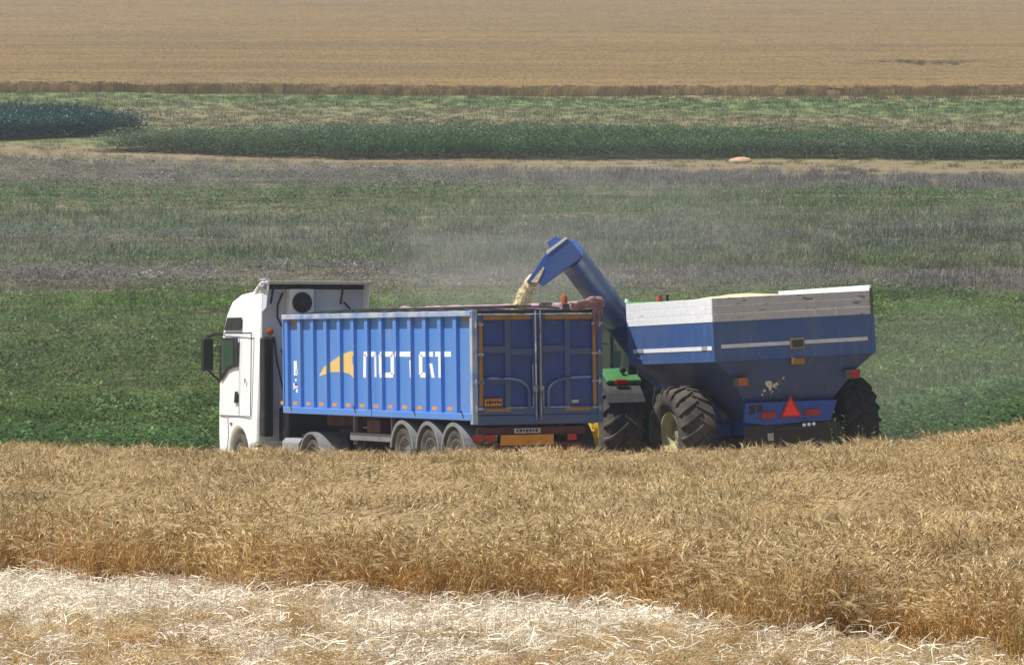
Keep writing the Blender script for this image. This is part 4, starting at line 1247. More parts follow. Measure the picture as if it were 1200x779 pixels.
mb.tube([(XR - 0.301, 0.36, 3.70), (XR - 0.315, 0.36, 3.70)], 0.215, 28)
mb.build('fan_opening', M['black_ink'], ac)
mb = MB()
for k in range(9):
    a_ = 2 * math.pi * k / 9
    mb.beam((XR - 0.322, 0.36, 3.70), (XR - 0.322, 0.36 + 0.20 * math.cos(a_), 3.70 + 0.20 * math.sin(a_)), 0.012, 0.012)
mb.tube([(XR - 0.317, 0.36, 3.70), (XR - 0.335, 0.36, 3.70)], 0.045, 14)
mb.build('fan_guard', M['fender_grey'], ac)
mb = MB(); mb.tube([(XR - 0.06, 0.70, 3.90), (XR - 0.10, 0.82, 3.65), (XR - 0.12, 0.84, 3.40), (XR - 0.12, 0.74, 3.22), (XR - 0.14, 0.62, 3.18)], 0.022, 8)
mb.tube([(XR - 0.05, 0.88, 3.0), (XR - 0.10, 0.84, 2.5), (XR - 0.2, 0.76, 2.0), (XR - 0.3, 0.70, 1.6)], 0.018, 8)
mb.tube([(XR - 0.05, 0.05, 3.55), (XR - 0.08, 0.02, 3.3), (XR - 0.06, 0.02, 3.05)], 0.02, 8)
mb.tube([(XR - 0.08, 0.74, 2.75), (XR - 0.20, 0.66, 2.3), (XR - 0.45, 0.50, 1.9), (XR - 0.8, 0.40, 1.7)], 0.016, 8)
mb.tube([(XR - 0.05, -0.65, 3.72), (XR - 0.06, -0.92, 3.45), (XR - 0.06, -1.0, 3.2)], 0.018, 8)
mb.build('hose', M['black_plastic'], tk, smooth=True)
mb = MB(); mb.lathe([(0, 0.001), (0, 0.075), (0.03, 0.08), (0.05, 0.05), (0.055, 0.001)], 16, (0, 0, 0)); bmesh.ops.rotate(mb.bm, verts=mb.bm.verts, matrix=Matrix.Rotation(R(90), 3, 'Z')); bmesh.ops.translate(mb.bm, verts=mb.bm.verts, vec=(XR - 0.16, 1.02, 3.10))
mb.build('marker_lamp', M['amber'], tk, smooth=True)
mb = MB(); mb.box(XR - 0.14, XR - 0.021, -1.12, -0.96, 3.05, 3.45); mb.box(XR - 0.12, XR - 0.021, 0.88, 1.12, 2.88, 3.0); mb.build('bracket', M['steel_dark'], tk, bevel=0.01)
# roof deflector
mb = MB()
prof_r = [(XR - 0.42, 4.10), (XR - 0.42, 4.135), (XR - 0.05, 4.13), (XR + 0.10, 4.08), (XR + 0.45, 3.92), (XR + 0.35, 3.92), (XR + 0.06, 4.05), (XR - 0.08, 4.10)]
mb.prism(prof_r, lambda p, t: V(p[0], t, p[1]), -1.17, 1.17)
rd = mb.build('roof_deflector', M['white_cab'], tk, bevel=0.01)
mb = MB(); mb.box(XR - 0.445, XR - 0.4205, -1.15, 1.15, 4.075, 4.14); mb.build('trailing_edge', M['cream_edge'], rd, bevel=0.006)
for s in (1, -1):
    mb = MB(); mb.prism([(XR - 0.40, 4.10), (XR - 0.25, 3.60), (XR - 0.0, 3.50), (XR + 0.02, 3.90), (XR + 0.35, 3.90), (XR + 0.06, 4.05), (XR - 0.08, 4.10)], lambda p, t, s=s: V(p[0], s * t, p[1]), 1.10, 1.13)
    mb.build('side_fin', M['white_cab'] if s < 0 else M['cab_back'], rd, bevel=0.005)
for yy in (0.98, -0.55):
    mb = MB(); mb.beam((XR - 0.12, yy, 3.68), (XR - 0.30, yy, 4.07), 0.05, 0.03, (0, 1, 0)); mb.build('stay', M['steel_dark'], rd)
mb = MB(); mb.box(XR - 0.04, XR + 0.02, -1.10, 1.10, 4.0, 4.07); mb.build('recess_shade', M['black_plastic'], rd)  # black strip standing in for the shade inside the recess
mb = MB(); mb.tube([(XR - 0.3, 1.12, 4.14), (XR + 0.15, 1.12, 4.17)], [0.06, 0.025], 12); mb.tube([(XR - 0.33, 1.17, 4.02), (XR + 0.1, 1.17, 4.04)], [0.05, 0.02], 12); mb.tube([(XR - 0.1, 1.05, 4.14), (XR - 0.1, 1.05, 4.35)], 0.008, 6)
mb.build('air_horn', M['alu'], rd, smooth=True)

# ------------------------------------------------------------------ grain cart
B = R(22)
fc = V(-math.sin(B), math.cos(B), 0); lc = V(-math.cos(B), -math.sin(B), 0)
RL = V(245 / F * 77, 77, 0)                 # rear left hopper corner
XB, XFt, CW = -1.70, 2.25, 1.65
CO = RL - lc * CW - fc * XB
ROLL = R(-2.9)
CO.z = 0.075
gc = thing('grain_cart', 'blue grain cart with peeling white boards and a tall unloading auger', 'grain cart', CO, (ROLL, R(1.0), R(90) + B))
def ring(x0, x1, w, z): return [V(x0, -w, z), V(x1, -w, z), V(x1, w, z), V(x0, w, z)]
ZT, ZM, ZK, ZF = 2.86, 2.13, 1.84, 1.28
# walls as an open shell with thickness
def shell(mb, rings_out, inset):
    rin = []
    for r in rings_out:
        cx = sum((p.x for p in r)) / 4
        rin.append([V(p.x - math.copysign(inset, p.x - cx), p.y - math.copysign(inset, p.y), p.z) for p in r])
    mb.loft(rings_out + list(reversed(rin)), (False, False))
    # bottoms
    a = rings_out[0]; b_ = rin[0]
    for k in range(4): mb.face([a[k], a[(k + 1) % 4], b_[(k + 1) % 4], b_[k]])
mb = MB(); shell(mb, [ring(XB, XFt, CW, ZM), ring(XB, XFt, CW, ZT)], 0.03); hop = mb.build('hopper_box', M['cart_blue'], gc, bevel=0.006)
mb = MB(); shell(mb, [ring(XB + 0.62, XFt - 1.1, 0.55, 0.82), ring(XB + 0.42, XFt - 0.9, 0.88, ZF), ring(XB + 0.10, XFt - 0.36, 1.28, ZK), ring(XB + 0.02, XFt - 0.03, CW - 0.01, ZM)], 0.02)
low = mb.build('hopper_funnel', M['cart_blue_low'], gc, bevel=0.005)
mb = MB()
mb.prism([(-0.02, 0), (0.02, 0), (0.02, 1), (-0.02, 1)], lambda p, t: V(0, 0, 0), 0, 0) if False else None
# vertical corner beads, flange lines
mb.box(XB - 0.012, XB - 0.001, -CW + 0.02, CW - 0.02, ZM - 0.001, ZM + 0.035)
mb.box(XB - 0.012, XB - 0.001, -CW + 0.02, CW - 0.02, ZT - 0.035, ZT)
mb.box(XB + 0.02, XFt - 0.02, CW + 0.001, CW + 0.012, ZM, ZM + 0.03)
mb.box(XB - 0.014, XB + 0.05, CW - 0.05, CW + 0.014, ZM, ZT - 0.001)
mb.box(XB - 0.014, XB + 0.05, -CW - 0.014, -CW + 0.05, ZM, ZT - 0.001)
mb.build('corner_trim', M['cart_blue'], hop)
# white stripe
mb = MB(); mb.box(XB - 0.006, XB - 0.0015, -CW + 0.14, CW - 0.14, 2.37, 2.44); mb.build('stripe', M['white_line'], hop)
mb = MB(); mb.box(XB + 0.10, XFt - 0.25, CW + 0.0015, CW + 0.006, 2.345, 2.42); mb.build('stripe', M['board_white'], hop)
for x in (XB + 0.42, XFt - 0.62):
    mb = MB(); mb.box(x - 0.12, x + 0.12, CW + 0.0065, CW + 0.012, 2.35, 2.42); mb.build('side_reflector', M['plate'], hop)
mb = MB(); mb.box(XFt - 0.62, XFt - 0.42, CW + 0.0015, CW + 0.005, 2.24, 2.255); mb.build('mark', M['white_line'], hop)
# boards
def board(name, x0, x1, y0, y1, z0, z1, mat):
    mb = MB(); n = 3; hgt = (z1 - z0) / n
    for k in range(n):
        g = 0.0008
        mb.box(x0 + rnd(-.004, .004), x1 + rnd(-.004, .004), y0 + rnd(-.003, .003), y1 + rnd(-.003, .003), z0 + k * hgt + g, z0 + (k + 1) * hgt - g)
    return mb.build(name, mat, gc, bevel=0.006)
BZ = 3.30
board('side_board', XB + 0.02, XFt, CW - 0.035, CW + 0.004, ZT + 0.001, BZ, M['board_white'])
board('side_board', XB + 0.02, XFt, -CW - 0.004, -CW + 0.035, ZT + 0.001, BZ + 0.10, M['board_white'])
board('rear_board', XB - 0.008, XB + 0.018, -CW + 0.04, CW - 0.0, ZT + 0.001, BZ, M['board_grey'])
board('front_board', XFt - 0.03, XFt, -CW + 0.04, CW - 0.04, ZT + 0.001, BZ, M['board_white'])
for yy in (CW - 0.10, 0.6, -0.45, -CW + 0.75):
    mb = MB(); mb.box(XB - 0.02, XB - 0.0135, yy - 0.012, yy + 0.012, ZT + 0.02, BZ - 0.04); mb.build('board_bracket', M['board_grey'], gc)
mb = MB(); mb.box(XB - 0.03, XB - 0.0135, -CW + 0.0, -CW + 0.06, ZT + 0.0, BZ + 0.04); mb.build('board_bracket', M['rust_bar'], gc)
# grain heap
mb = MB(); vs = []
for i in range(31):
    for j in range(25):
        x = XB + 0.05 + (XFt - XB - 0.1) * i / 30; yv = -CW + 0.05 + (2 * CW - 0.1) * j / 24
        e = max(0, 1 - ((x - 0.25) / 2.1) ** 2) * max(0, 1 - ((yv - 0.15) / 1.7) ** 2)
        vs.append(mb.bm.verts.new((x, yv, 3.02 + 0.35 * e ** 0.8 + 0.02 * mn.noise(V(x * 3, yv * 3, 0)))))
for i in range(30):
    for j in range(24):
        a_ = i * 25 + j; mb.bm.faces.new((vs[a_], vs[a_ + 1], vs[a_ + 26], vs[a_ + 25]))
gh = mb.build('grain_heap', M['grain'], smooth=True)
gh.location = CO; gh.rotation_euler = gc.rotation_euler
tag(gh, 'pale grain heaped above the boards of the blue cart', 'grain', kind='stuff')
# rear fittings
def rear_plate(name, y, z, w, h, mat, parent, x, th=0.02, bev=0.006):
    mb = MB(); mb.box(x - th, x, y - w / 2, y + w / 2, z - h / 2, z + h / 2); return mb.build(name, mat, parent, bevel=bev)
wl = rear_plate('window_frame', -0.04, 2.385, 0.30, 0.20, M['lens_olive'], hop, XB - 0.012, 0.02, 0.03)
rear_plate('pane', -0.04, 2.385, 0.22, 0.13, M['glass'], wl, XB - 0.032, 0.004, 0.01)
rear_plate('reflector', -0.04, 2.06, 0.26, 0.12, M['tape_orange'], low, XB + 0.02, 0.05, 0.01)
for yy, zz in ((1.13, 1.73), (-1.17, 1.76)):
    h = rear_plate('lamp_housing', yy, zz, 0.30, 0.17, M['rust_bar'], gc, XB + 0.08, 0.08, 0.01)
    rear_plate('lens', yy - 0.03, zz, 0.17, 0.12, M['amber'] if yy > 0 else M['lens_red'], h, XB - 0.0005, 0.015, 0.01)
# worn sticker: torn pale flecks
mb = MB()
def on_funnel(y, z, th):
    t = (ZK - z) / (ZK - ZF); x = XB + 0.10 + 0.32 * t if z < ZK else XB + 0.10 - 0.08 * (z - ZK) / (ZM - ZK)
    return V(x - 0.004 - th, y, z)
random.seed(5)
for cy, cz, rr_ in [(0.80, 1.67, .07), (0.75, 1.64, .06), (0.85, 1.55, .035), (0.74, 1.56, .04), (0.66, 1.63, .04), (0.60, 1.67, .045), (0.56, 1.72, .035), (0.50, 1.76, .03), (0.54, 1.66, .02), (0.70, 1.50, .035), (0.88, 1.47, .02), (0.62, 1.59, .02), (0.47, 1.72, .018), (0.78, 1.52, .02)]:
    n = 9; poly = [(cy - 0.30 + rr_ * rnd(.6, 1.15) * math.cos(6.283 * k / n), cz + rr_ * rnd(.6, 1.15) * math.sin(6.283 * k / n)) for k in range(n)]
    mb.prism(poly, lambda p, t: on_funnel(p[0], p[1], t), 0.0, 0.002)
mb.build('worn_sticker', M['decal'], low)
# frame, axle beam, triangle, lights
XL = XB + 0.28
mb = MB(); mb.prism([(-0.95, 1.30), (0.95, 1.34), (0.98, 0.98), (0.55, 0.90), (-0.80, 0.92)], lambda p, t: V(t, p[0], p[1]), XL, XL + 0.10); fb = mb.build('rear_frame', M['frame_blue'], gc, bevel=0.012)
mb = MB()
for s in (1, -1): mb.box(XL + 0.101, XFt + 0.3, s * 0.62 - 0.06, s * 0.62 + 0.06, 0.72, 0.98)
mb.box(-0.14, 0.14, -1.25, 1.25, 0.70, 0.95)
mb.build('frame', M['frame_blue'], gc, bevel=0.01)
mb = MB(); mb.box(-0.3, 1.9, -0.62, 0.62, 0.30, 0.70); mb.build('under_shade_box', M['steel_dark'], gc, bevel=0.03)  # dark box added to fill in the black shade under the cart
mb = MB(); mb.box(XL + 0.02, XL + 0.05, -1.0, 1.0, 0.36, 0.90); mb.build('under_shade_sheet', M['black_plastic'], gc, bevel=0.01)  # black sheet added where only shade shows below the rear frame
for s in (1, -1):
    mb = MB(); mb.beam((0.0, s * 0.85, 0.95), (0.1, s * 1.12, 1.85), 0.12, 0.12, (1, 0, 0)); mb.build('strut', M['frame_blue'], gc, bevel=0.01)
mb = MB(); mb.prism([(0.27, 1.02), (-0.21, 1.02), (0.03, 1.43)], lambda p, t: V(t, p[0] + 0.0, p[1]), XL - 0.02, XL - 0.001); tri = mb.build('warning_triangle', M['smv_edge'], gc)
mb = MB(); mb.prism([(0.205, 1.055), (-0.145, 1.055), (0.03, 1.36)], lambda p, t: V(t, p[0], p[1]), XL - 0.025, XL - 0.0205); mb.build('inner_triangle', M['smv_red'], tri)
for yy in (0.50, -0.42):
    h = rear_plate('tail_light', yy, 1.09, 0.30, 0.12, M['smv_edge'], gc, XL - 0.001, 0.03, 0.01)
    rear_plate('lens', yy + 0.07, 1.085, 0.10, 0.08, M['lens_red'], h, XL - 0.0315, 0.006)
rear_plate('frame_hole', 0.82, 1.20, 0.12, 0.16, M['black_ink'], fb, XL - 0.0005, 0.004, 0); rear_plate('frame_hole', 0.66, 1.22, 0.12, 0.12, M['black_ink'], fb, XL - 0.0005, 0.004, 0)
for k in range(3):
    mb = MB(); c_ = V(XL - 0.05, -0.20 - 0.10 * k, 0.865 + 0.005 * k); mb.tube([c_, c_ - V(0.03, 0, 0)], 0.032, 12); mb.build('work_lamp', M['lens_white'], gc)
mb = MB(); mb.box(XL - 0.03, XL + 0.02, -0.55, 0.35, 0.80, 0.84); mb.build('lamp_bar', M['steel_dark'], gc)
rear_plate('small_plate', 0.46, 0.68, 0.12, 0.14, M['plate'], gc, XL + 0.0195, 0.01, 0)
# drawbar and jack
mb = MB(); mb.beam((XFt - 0.4, 0.45, 0.85), (XFt + 1.9, 0.05, 0.62), 0.14, 0.18); mb.beam((XFt - 0.4, -0.45, 0.85), (XFt + 1.9, -0.05, 0.62), 0.14, 0.18); mb.tube([(XFt + 1.8, 0, 0.62), (XFt + 2.2, 0, 0.60)], 0.06, 10)
mb.build('drawbar', M['frame_blue'], gc, bevel=0.01)
# wheels
RW, WW = 0.83, 0.70
def flotation_wheel(parent, x, y, z, face, Rr, W, rim, rimmat, N=20, lug=0.045, dphi=0.30, mat='rubber', name='wheel', dish=0.14):
    mb = MB(); tyre_mb(mb, Rr, W, rim, (x, y, z), 56); lug_mb(mb, Rr, W, N, lug, dphi, (x, y, z), 0.42)
    w = mb.build(name, M[mat], parent, smooth=True)
    mb = MB(); rim_mb(mb, rim, W, face, (x, y, z), 10, dish); mb.build('rim', M[rimmat], w, smooth=True)
    return w
flotation_wheel(gc, 0, 1.58, RW, 1, RW, 0.76, 0.40, 'rim_cream')
flotation_wheel(gc, 0, -1.78, RW, -1, RW, 0.80, 0.40, 'rim_cream', mat='rubber_dark')
# auger
Mc = Matrix.LocRotScale(CO, gc.rotation_euler.to_quaternion(), None).inverted()
def wp(px, py, d): return Mc @ V((px - 600) / F * d, d, CAMZ + (408 - py) / F * d)
a0, a1, a2, a3 = wp(800, 455, 81.2), wp(764, 430, 82.5), wp(722, 370, 82.3), wp(666, 297, 78.5)
mb = MB(); mb.tube([a0, a1, a1.lerp(a2, 0.6), a2 + (a2 - a3) * 0.02, a2], [0.27, 0.27, 0.28, 0.30, 0.30], 24)
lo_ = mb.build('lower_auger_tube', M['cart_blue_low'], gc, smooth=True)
mb = MB(); mb.tube([a2, a2 + (a3 - a2) * 0.02, a3], [0.30, 0.295, 0.28], 24)
au = mb.build('auger_tube', M['auger_blue'], gc, smooth=True)
ax = (a3 - a2).normalized()
upv = (V(0, 0, 1) - ax * ax.z).normalized()
mb = MB(); mb.beam(a2 + upv * 0.31 + ax * 0.1, a3 + upv * 0.30 - ax * 0.5, 0.10, 0.04, upv); mb.build('auger_rib', M['auger_blue'], au)
mb = MB(); q0 = a2 + upv * 0.36 + ax * 0.3; mb.tube([q0, q0 + ax * 1.0], 0.028, 10); mb.tube([q0 + ax * 1.0, q0 + ax * 1.7], 0.016, 8); mb.build('fold_cylinder', M['steel_dark'], au, smooth=True)
# head: a box hood whose outline lies in the plane that faces the trailer
hd = 78.4
hood_px = [(663.6, 279.6), (669.4, 283), (681, 298), (680, 304), (662.5, 316), (636, 336), (628, 330), (617, 330.5), (639, 297), (646, 293)]
def hp(p, t): return Mc @ V((p[0] - 600) / F * hd, hd + t, CAMZ + (408 - p[1]) / F * hd)
mb = MB(); mb.prism(hood_px, hp, -0.27, 0.27); hood = mb.build('spout_hood', M['auger_blue'], gc, bevel=0.02)
mb = MB(); mb.prism([(641, 284), (650, 277), (660.5, 281), (645, 292)], hp, -0.15, 0.15); mb.build('hood_motor', M['auger_blue'], hood, bevel=0.012)
mb = MB(); mb.prism([(640.5, 294.5), (663.5, 278), (665, 280), (645, 295.5), (641, 299)], hp, -0.285, 0.285); mb.build('hood_lip', M['white_line'], hood, bevel=0.005)
# falling grain
random.seed(11)
mb = MB(); P = []; rr = []
K = 22
for k in range(K + 1):
    t = k / K
    px = 626.5 - 22.5 * (t ** 0.80) ; py = 326 + 44 * t ** 1.1
    P.append(V((px - 600) / F * hd, hd + 0.04 * mn.noise(V(t * 6, 0, 0)) - 0.02, CAMZ + (408 - py) / F * hd)); rr.append(0.105 + 0.02 * mn.noise(V(t * 8, 3, 0)) + 0.03 * t)
mb.tube(P, rr, 14)
for v in mb.bm.verts: v.co += V(mn.noise(V(v.co.x * 14, 0, v.co.z * 3)) * 0.03, mn.noise(v.co * 9 + V(5, 0, 0)) * 0.03, 0)
for _ in range(5000):
    t = random.random(); k = min(K - 1, int(t * K)); c = P[k].lerp(P[k + 1], t * K - k)
    off = V(random.gauss(0, 1), random.gauss(0, 1), random.gauss(0, .5)) * (rr[k] * (0.42 + 0.22 * t))
    s_ = rnd(0.004, 0.010); p = c + off
    d = V(-0.35, 0, -1) * s_ * rnd(1.5, 5)
    mb.face([p + V(s_, 0, 0), p + V(-s_, 0, 0), p + d]); mb.face([p + V(0, s_, 0), p + V(0, -s_, 0), p + d])
gs = mb.build('grain_stream', M['grain'])
tag(gs, 'stream of pale grain pouring from the auger spout into the trailer', 'grain', kind='stuff')
mb = MB(); mb.prism([(636.5, 313), (638, 314.5), (630, 331), (622, 331)], hp, -0.281, -0.272); mb.build('chute_edge', M['grain'], hood)

# ------------------------------------------------------------------ tractor
TD = 5.35
TRo = CO + fc * TD - lc * 0.20
TRo.z = -0.22
to = thing('farm_tractor', 'green farm tractor with yellow rims, mostly hidden between the trailer and the cart', 'tractor', TRo, (R(-1.2), 0, R(90) + B))
RT = 1.0
for s in (1, -1):
    rw = flotation_wheel(to, 0, s * 1.08, RT, s, RT, 0.88, 0.36, 'rim_yellow', 20, 0.055, 0.34, 'rubber', 'rear_wheel', 0.30)
    mb = MB()                                  # cast wheel weight: a thick ring with notches round its edge
    yo = s * 1.08 + s * 0.44
    mb.lathe([(yo - s * 0.10, 0.215), (yo - s * 0.10, 0.325), (yo + s * 0.03, 0.335), (yo + s * 0.05, 0.30), (yo + s * 0.03, 0.215)], 32, (0, 0, RT), closed=True)
    for k in range(10):
        a_ = 2 * math.pi * (k + 0.5) / 10
        mb.tube([(0.325 * math.sin(a_), yo - s * 0.02, RT + 0.325 * math.cos(a_)), (0.325 * math.sin(a_), yo + s * 0.045, RT + 0.325 * math.cos(a_))], 0.035, 8)
    mb.build('wheel_weight', M['rim_yellow'], rw, smooth=True)
    flotation_wheel(to, 2.9, s * 1.0, 0.72, s, 0.72, 0.6, 0.38, 'rim_yellow', 18, 0.045, 0.3, 'rubber_dark', 'front_wheel')
    # fender: dark shell with green cap
    def arc(r0, r1, a0_, a1_, y0_, y1_, K=12):
        mb = MB()
        for k in range(K):
            t0, t1 = R(a0_ + (a1_ - a0_) * k / K), R(a0_ + (a1_ - a0_) * (k + 1) / K)
            mb.prism([(r1 * math.cos(t0), r1 * math.sin(t0)), (r1 * math.cos(t1), r1 * math.sin(t1)), (r0 * math.cos(t1), r0 * math.sin(t1)), (r0 * math.cos(t0), r0 * math.sin(t0))],
                     lambda p, t: V(p[0], t, RT + p[1]), y0_, y1_)
        bmesh.ops.remove_doubles(mb.bm, verts=mb.bm.verts, dist=0.0005)
        return mb
    y0_, y1_ = sorted((s * 0.66, s * 1.46))
    fd = arc(1.10, 1.15, 30, 150, y0_, y1_).build('fender', M['fender_grey'], to)
    y0_, y1_ = sorted((s * 0.62, s * 1.36))
    arc(1.152, 1.24, 45, 126, y0_, y1_).build('fender_cap', M['tractor_green'], fd, bevel=0.015)
    y0_, y1_ = sorted((s * 0.95, s * 1.22))
    mb = MB(); mb.box(-0.80, -0.73, y0_, y1_, RT + 0.92, RT + 1.03); mb.build('tail_light', M['lens_red'], fd, bevel=0.03)
    mb = MB(); mb.tube([(-0.55, s * 0.95, RT + 1.08), (-0.55, s * 0.95, RT + 1.18)], 0.02, 8); mb.tube([(-0.60, s * 0.95, RT + 1.20), (-0.50, s * 0.95, RT + 1.20)], 0.055, 12); mb.build('fender_lamp', M['black_plastic'], fd)
    # mirror
    mb = MB(); y0_, y1_ = sorted((s * 1.12, s * 1.32)); mb.box(1.15, 1.22, y0_, y1_, 2.25, 2.60); mi = mb.build('mirror', M['black_plastic'], to, bevel=0.02)
    mb = MB(); mb.tube([(1.2, s * 0.82, 2.75), (1.2, s * 1.2, 2.72), (1.2, s * 1.22, 2.6)], 0.02, 8); mb.build('mirror_arm', M['black_plastic'], mi)
    mb = MB(); mb.box(0.62, 1.25, s * 0.55 - 0.2, s * 0.55 + 0.2, 0.45, 0.52); mb.box(0.62, 1.25, s * 0.62 - 0.2, s * 0.62 + 0.2, 0.80, 0.86); mb.build('step', M['tractor_green'], to, bevel=0.01)
# transmission, rear end
mb = MB(); mb.box(-0.5, 1.2, -0.38, 0.38, 0.70, 1.45); mb.build('transmission', M['tractor_green'], to, bevel=0.05)
mb = MB(); mb.tube([(0, -0.70, RT), (0, 0.70, RT)], 0.19, 16); mb.build('rear_axle', M['tractor_green'], to, smooth=True)
for s in (1, -1):
    mb = MB(); mb.beam((-0.35, s * 0.35, 0.75), (-1.15, s * 0.42, 0.62), 0.07, 0.10); mb.beam((-0.45, s * 0.33, 1.40), (-0.85, s * 0.40, 1.30), 0.08, 0.08); mb.tube([(-0.85, s * 0.40, 1.30), (-0.95, s * 0.41, 0.68)], 0.03, 8); mb.build('lift_arm', M['tractor_green'], to, bevel=0.008)
mb = MB(); mb.box(-1.1, -0.3, -0.06, 0.06, 0.52, 0.60); mb.build('tow_hitch', M['steel_dark'], to, bevel=0.01)
# cab
mb = MB()
zc0, zc1 = 1.45, 3.25
for x0_, x1_, s in ((-0.55, -0.45, 1), (-0.55, -0.45, -1), (0.35, 0.40, 1), (0.35, 0.40, -1), (1.15, 1.05, 1), (1.15, 1.05, -1)):
    mb.beam((x0_, s * 0.80, zc0), (x1_, s * 0.76, zc1), 0.08, 0.08, (1, 0, 0))
mb.box(-0.60, 1.2, -0.84, 0.84, zc0 - 0.1, zc0 + 0.02); mb.box(-0.585, -0.50, -0.78, 0.78, 1.47, 1.80)
cabt = mb.build('cab_frame', M['black_plastic'], to, bevel=0.01)
mb = MB(); mb.loft([[V(-0.545, -0.76, 1.80), V(-0.545, 0.76, 1.80), V(-0.455, 0.72, 3.2), V(-0.455, -0.72, 3.2)], [V(-0.535, -0.76, 1.80), V(-0.535, 0.76, 1.80), V(-0.445, 0.72, 3.2), V(-0.445, -0.72, 3.2)]])
mb.build('rear_window', M['glass'], cabt)
for s in (1, -1):
    mb = MB(); mb.loft([[V(-0.48, s * 0.80, 1.5), V(1.10, s * 0.80, 1.5), V(1.0, s * 0.765, 3.2), V(-0.40, s * 0.765, 3.2)], [V(-0.48, s * 0.79, 1.5), V(1.10, s * 0.79, 1.5), V(1.0, s * 0.755, 3.2), V(-0.40, s * 0.755, 3.2)]])
    mb.build('side_window', M['glass'], cabt)
mb = MB(); mb.loft([[V(1.17, -0.78, 1.5), V(1.17, 0.78, 1.5), V(1.08, 0.74, 3.2), V(1.08, -0.74, 3.2)], [V(1.16, -0.78, 1.5), V(1.16, 0.78, 1.5), V(1.07, 0.74, 3.2), V(1.07, -0.74, 3.2)]]); mb.build('windscreen', M['glass'], cabt)
mb = MB(); mb.loft([ring(-0.72, 1.35, 0.90, 3.26), ring(-0.78, 1.42, 0.96, 3.34), ring(-0.74, 1.38, 0.93, 3.48), ring(-0.55, 1.15, 0.76, 3.56)]); rf = mb.build('roof', M['roof_green'], to, bevel=0.03)
for yy in (0.55, -0.55): 
    mb = MB(); mb.box(-0.81, -0.775, yy - 0.10, yy + 0.10, 3.33, 3.43); mb.build('work_lamp', M['lens_white'], rf, bevel=0.01)
mb = MB(); mb.tube([(-0.55, 0.12, 3.55), (-0.55, 0.12, 3.68)], [0.06, 0.05], 12); mb.build('beacon', M['amber'], rf, smooth=True)
mb = MB(); mb.tube([(-0.4, -0.12, 3.55), (-0.4, -0.12, 3.70)], 0.03, 8); mb.build('aerial', M['black_plastic'], rf)
mb = MB(); mb.tube([(-0.3, 0.72, 3.5), (-0.3, 0.72, 3.62)], [0.05, 0.04], 12); mb.build('receiver_dome', M['lens_white'], rf, smooth=True)
mb = MB(); mb.tube([(-0.60, 0.62, 1.9), (-0.62, 0.66, 2.3), (-0.60, 0.60, 2.7)], 0.02, 8); mb.tube([(-0.62, 0.35, 1.5), (-0.70, 0.30, 1.9), (-0.62, 0.38, 2.5)], 0.014, 8); mb.build('hydraulic_hose', M['rust_bar'], to)
# hood
mb = MB(); mb.loft([[V(1.2, -0.45, 1.1), V(1.2, 0.45, 1.1), V(1.2, 0.48, 2.0), V(1.2, -0.48, 2.0)], [V(3.1, -0.42, 1.1), V(3.1, 0.42, 1.1), V(3.1, 0.42, 1.78), V(3.1, -0.42, 1.78)], [V(3.55, -0.34, 1.1), V(3.55, 0.34, 1.1), V(3.5, 0.32, 1.6), V(3.5, -0.32, 1.6)]]); mb.build('hood', M['tractor_green'], to, bevel=0.05)
mb = MB(); mb.box(1.3, 3.5, -0.3, 0.3, 0.6, 1.1); mb.tube([(2.9, -0.75, 0.72), (2.9, 0.75, 0.72)], 0.10, 12); mb.build('front_frame', M['steel_dark'], to)
mb = MB(); mb.tube([(1.35, -0.62, 1.7), (1.35, -0.62, 3.1), (1.3, -0.66, 3.2)], [0.07, 0.07, 0.05], 12); mb.build('exhaust', M['steel_dark'], to, smooth=True)

# ------------------------------------------------------------------ weeds
M['weed'] = leaf_mat('weed', lambda nt: mixc(nt, world_noise(nt, 6, 3), (0.070, 0.145, 0.040), (0.12, 0.17, 0.06)), 0.25, 0.5, 0.1)
random.seed(21)
def weed(x, y, h, label, n=60):
    g = Geo()
    for b_ in range(4):
        a = rnd(0, 6.28); d = rdir(rnd(0.0, 0.28)); L_ = h * rnd(0.75, 1.0) if b_ else h
        g.spindle([V(0, 0, 0), d * L_ * 0.5, d * L_], [0.010, 0.008, 0.003], 0)
        for k in range(n // 4):
            t = rnd(0.15, 1.0); q = d * L_ * t
            aa = rnd(0, 6.28); g.leaf(q, V(math.cos(aa), math.sin(aa), rnd(0.1, 0.9)), rnd(0.07, 0.16) * (1.25 - t * .6), rnd(0.03, 0.055), 0)
    o = bpy.data.objects.new('weed', g.mesh('weed', [M['weed']])); col.objects.link(o)
    o.location = (x, y, ground_z(x, y)); tag(o, label, 'weed', 'green weeds in the barley')
def wat(px, d): return (px - 600) / F * d
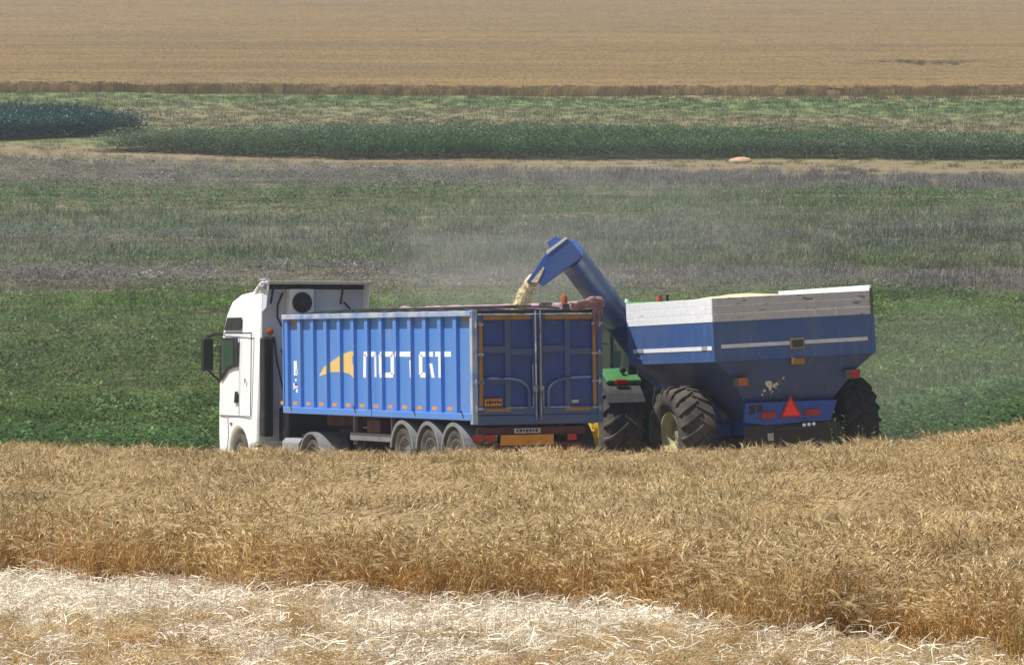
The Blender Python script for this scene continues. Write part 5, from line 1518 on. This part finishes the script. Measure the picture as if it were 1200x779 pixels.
weed(wat(988, 68.6), 68.6, 1.28, 'tallest green weed at the barley edge in front of the right cart wheel')
weed(wat(1009, 68.9), 68.9, 1.05, 'smaller green weed just right of the tall one, by the right cart wheel')
weed(wat(431, 56), 56, 0.92, 'lone bright green weed in the barley in front of the trailer wheels')
weed(wat(505, 44.5), 44.5, 0.62, 'low green weed near the cut front edge of the barley, left of centre')
weed(wat(1150, 62), 62, 0.98, 'green weed in the barley at the far right')

# ------------------------------------------------------------------ air: haze and dust
def vol_mat(name, dens, c):
    m = bpy.data.materials.new(name); m.use_nodes = True; nt = m.node_tree; nt.nodes.clear()
    o = nt.nodes.new('ShaderNodeOutputMaterial'); v = nt.nodes.new('ShaderNodeVolumePrincipled')
    v.inputs['Density'].default_value = dens; v.inputs['Color'].default_value = (*c, 1); v.inputs['Anisotropy'].default_value = 0.2
    nt.links.new(v.outputs[0], o.inputs['Volume'])
    return m
HAZE = 0.00042
if HAZE:
    mb = MB(); mb.box(-430, 430, -70, 1310, -3.0, 160.0)
    hz = mb.build('haze', vol_mat('haze', HAZE, (0.80, 0.88, 1.0)))
    tag(hz, 'thin summer haze over the fields', 'haze', kind='stuff')
def dust(x, y, z, rx, ry, rz, dens, label):
    mb = MB(); bmesh.ops.create_icosphere(mb.bm, subdivisions=4, radius=1.0)
    for v in mb.bm.verts:
        n_ = 1 + 0.35 * mn.noise(v.co * 1.3 + V(x, y, z)) + 0.12 * mn.noise(v.co * 3.1 + V(x, y, z))
        v.co = V(v.co.x * rx * n_, v.co.y * ry * n_, v.co.z * rz * n_)
    o = mb.build('dust_cloud', vol_mat('dust', dens, (0.93, 0.90, 0.84)), smooth=False)
    o.location = (x, y, z); tag(o, label, 'dust', kind='stuff')
dust(-0.3, 88, 3.6, 2.8, 6, 1.4, 0.019, 'pale dust drifting above the trailer left of the auger')
dust(2.2, 98, 4.6, 5.0, 9, 2.2, 0.007, 'wide thin dust veil hanging behind the auger and tractor')
dust(9.2, 92, 1.6, 3.6, 7, 1.9, 0.011, 'low pale dust at the right behind the cart wheels')
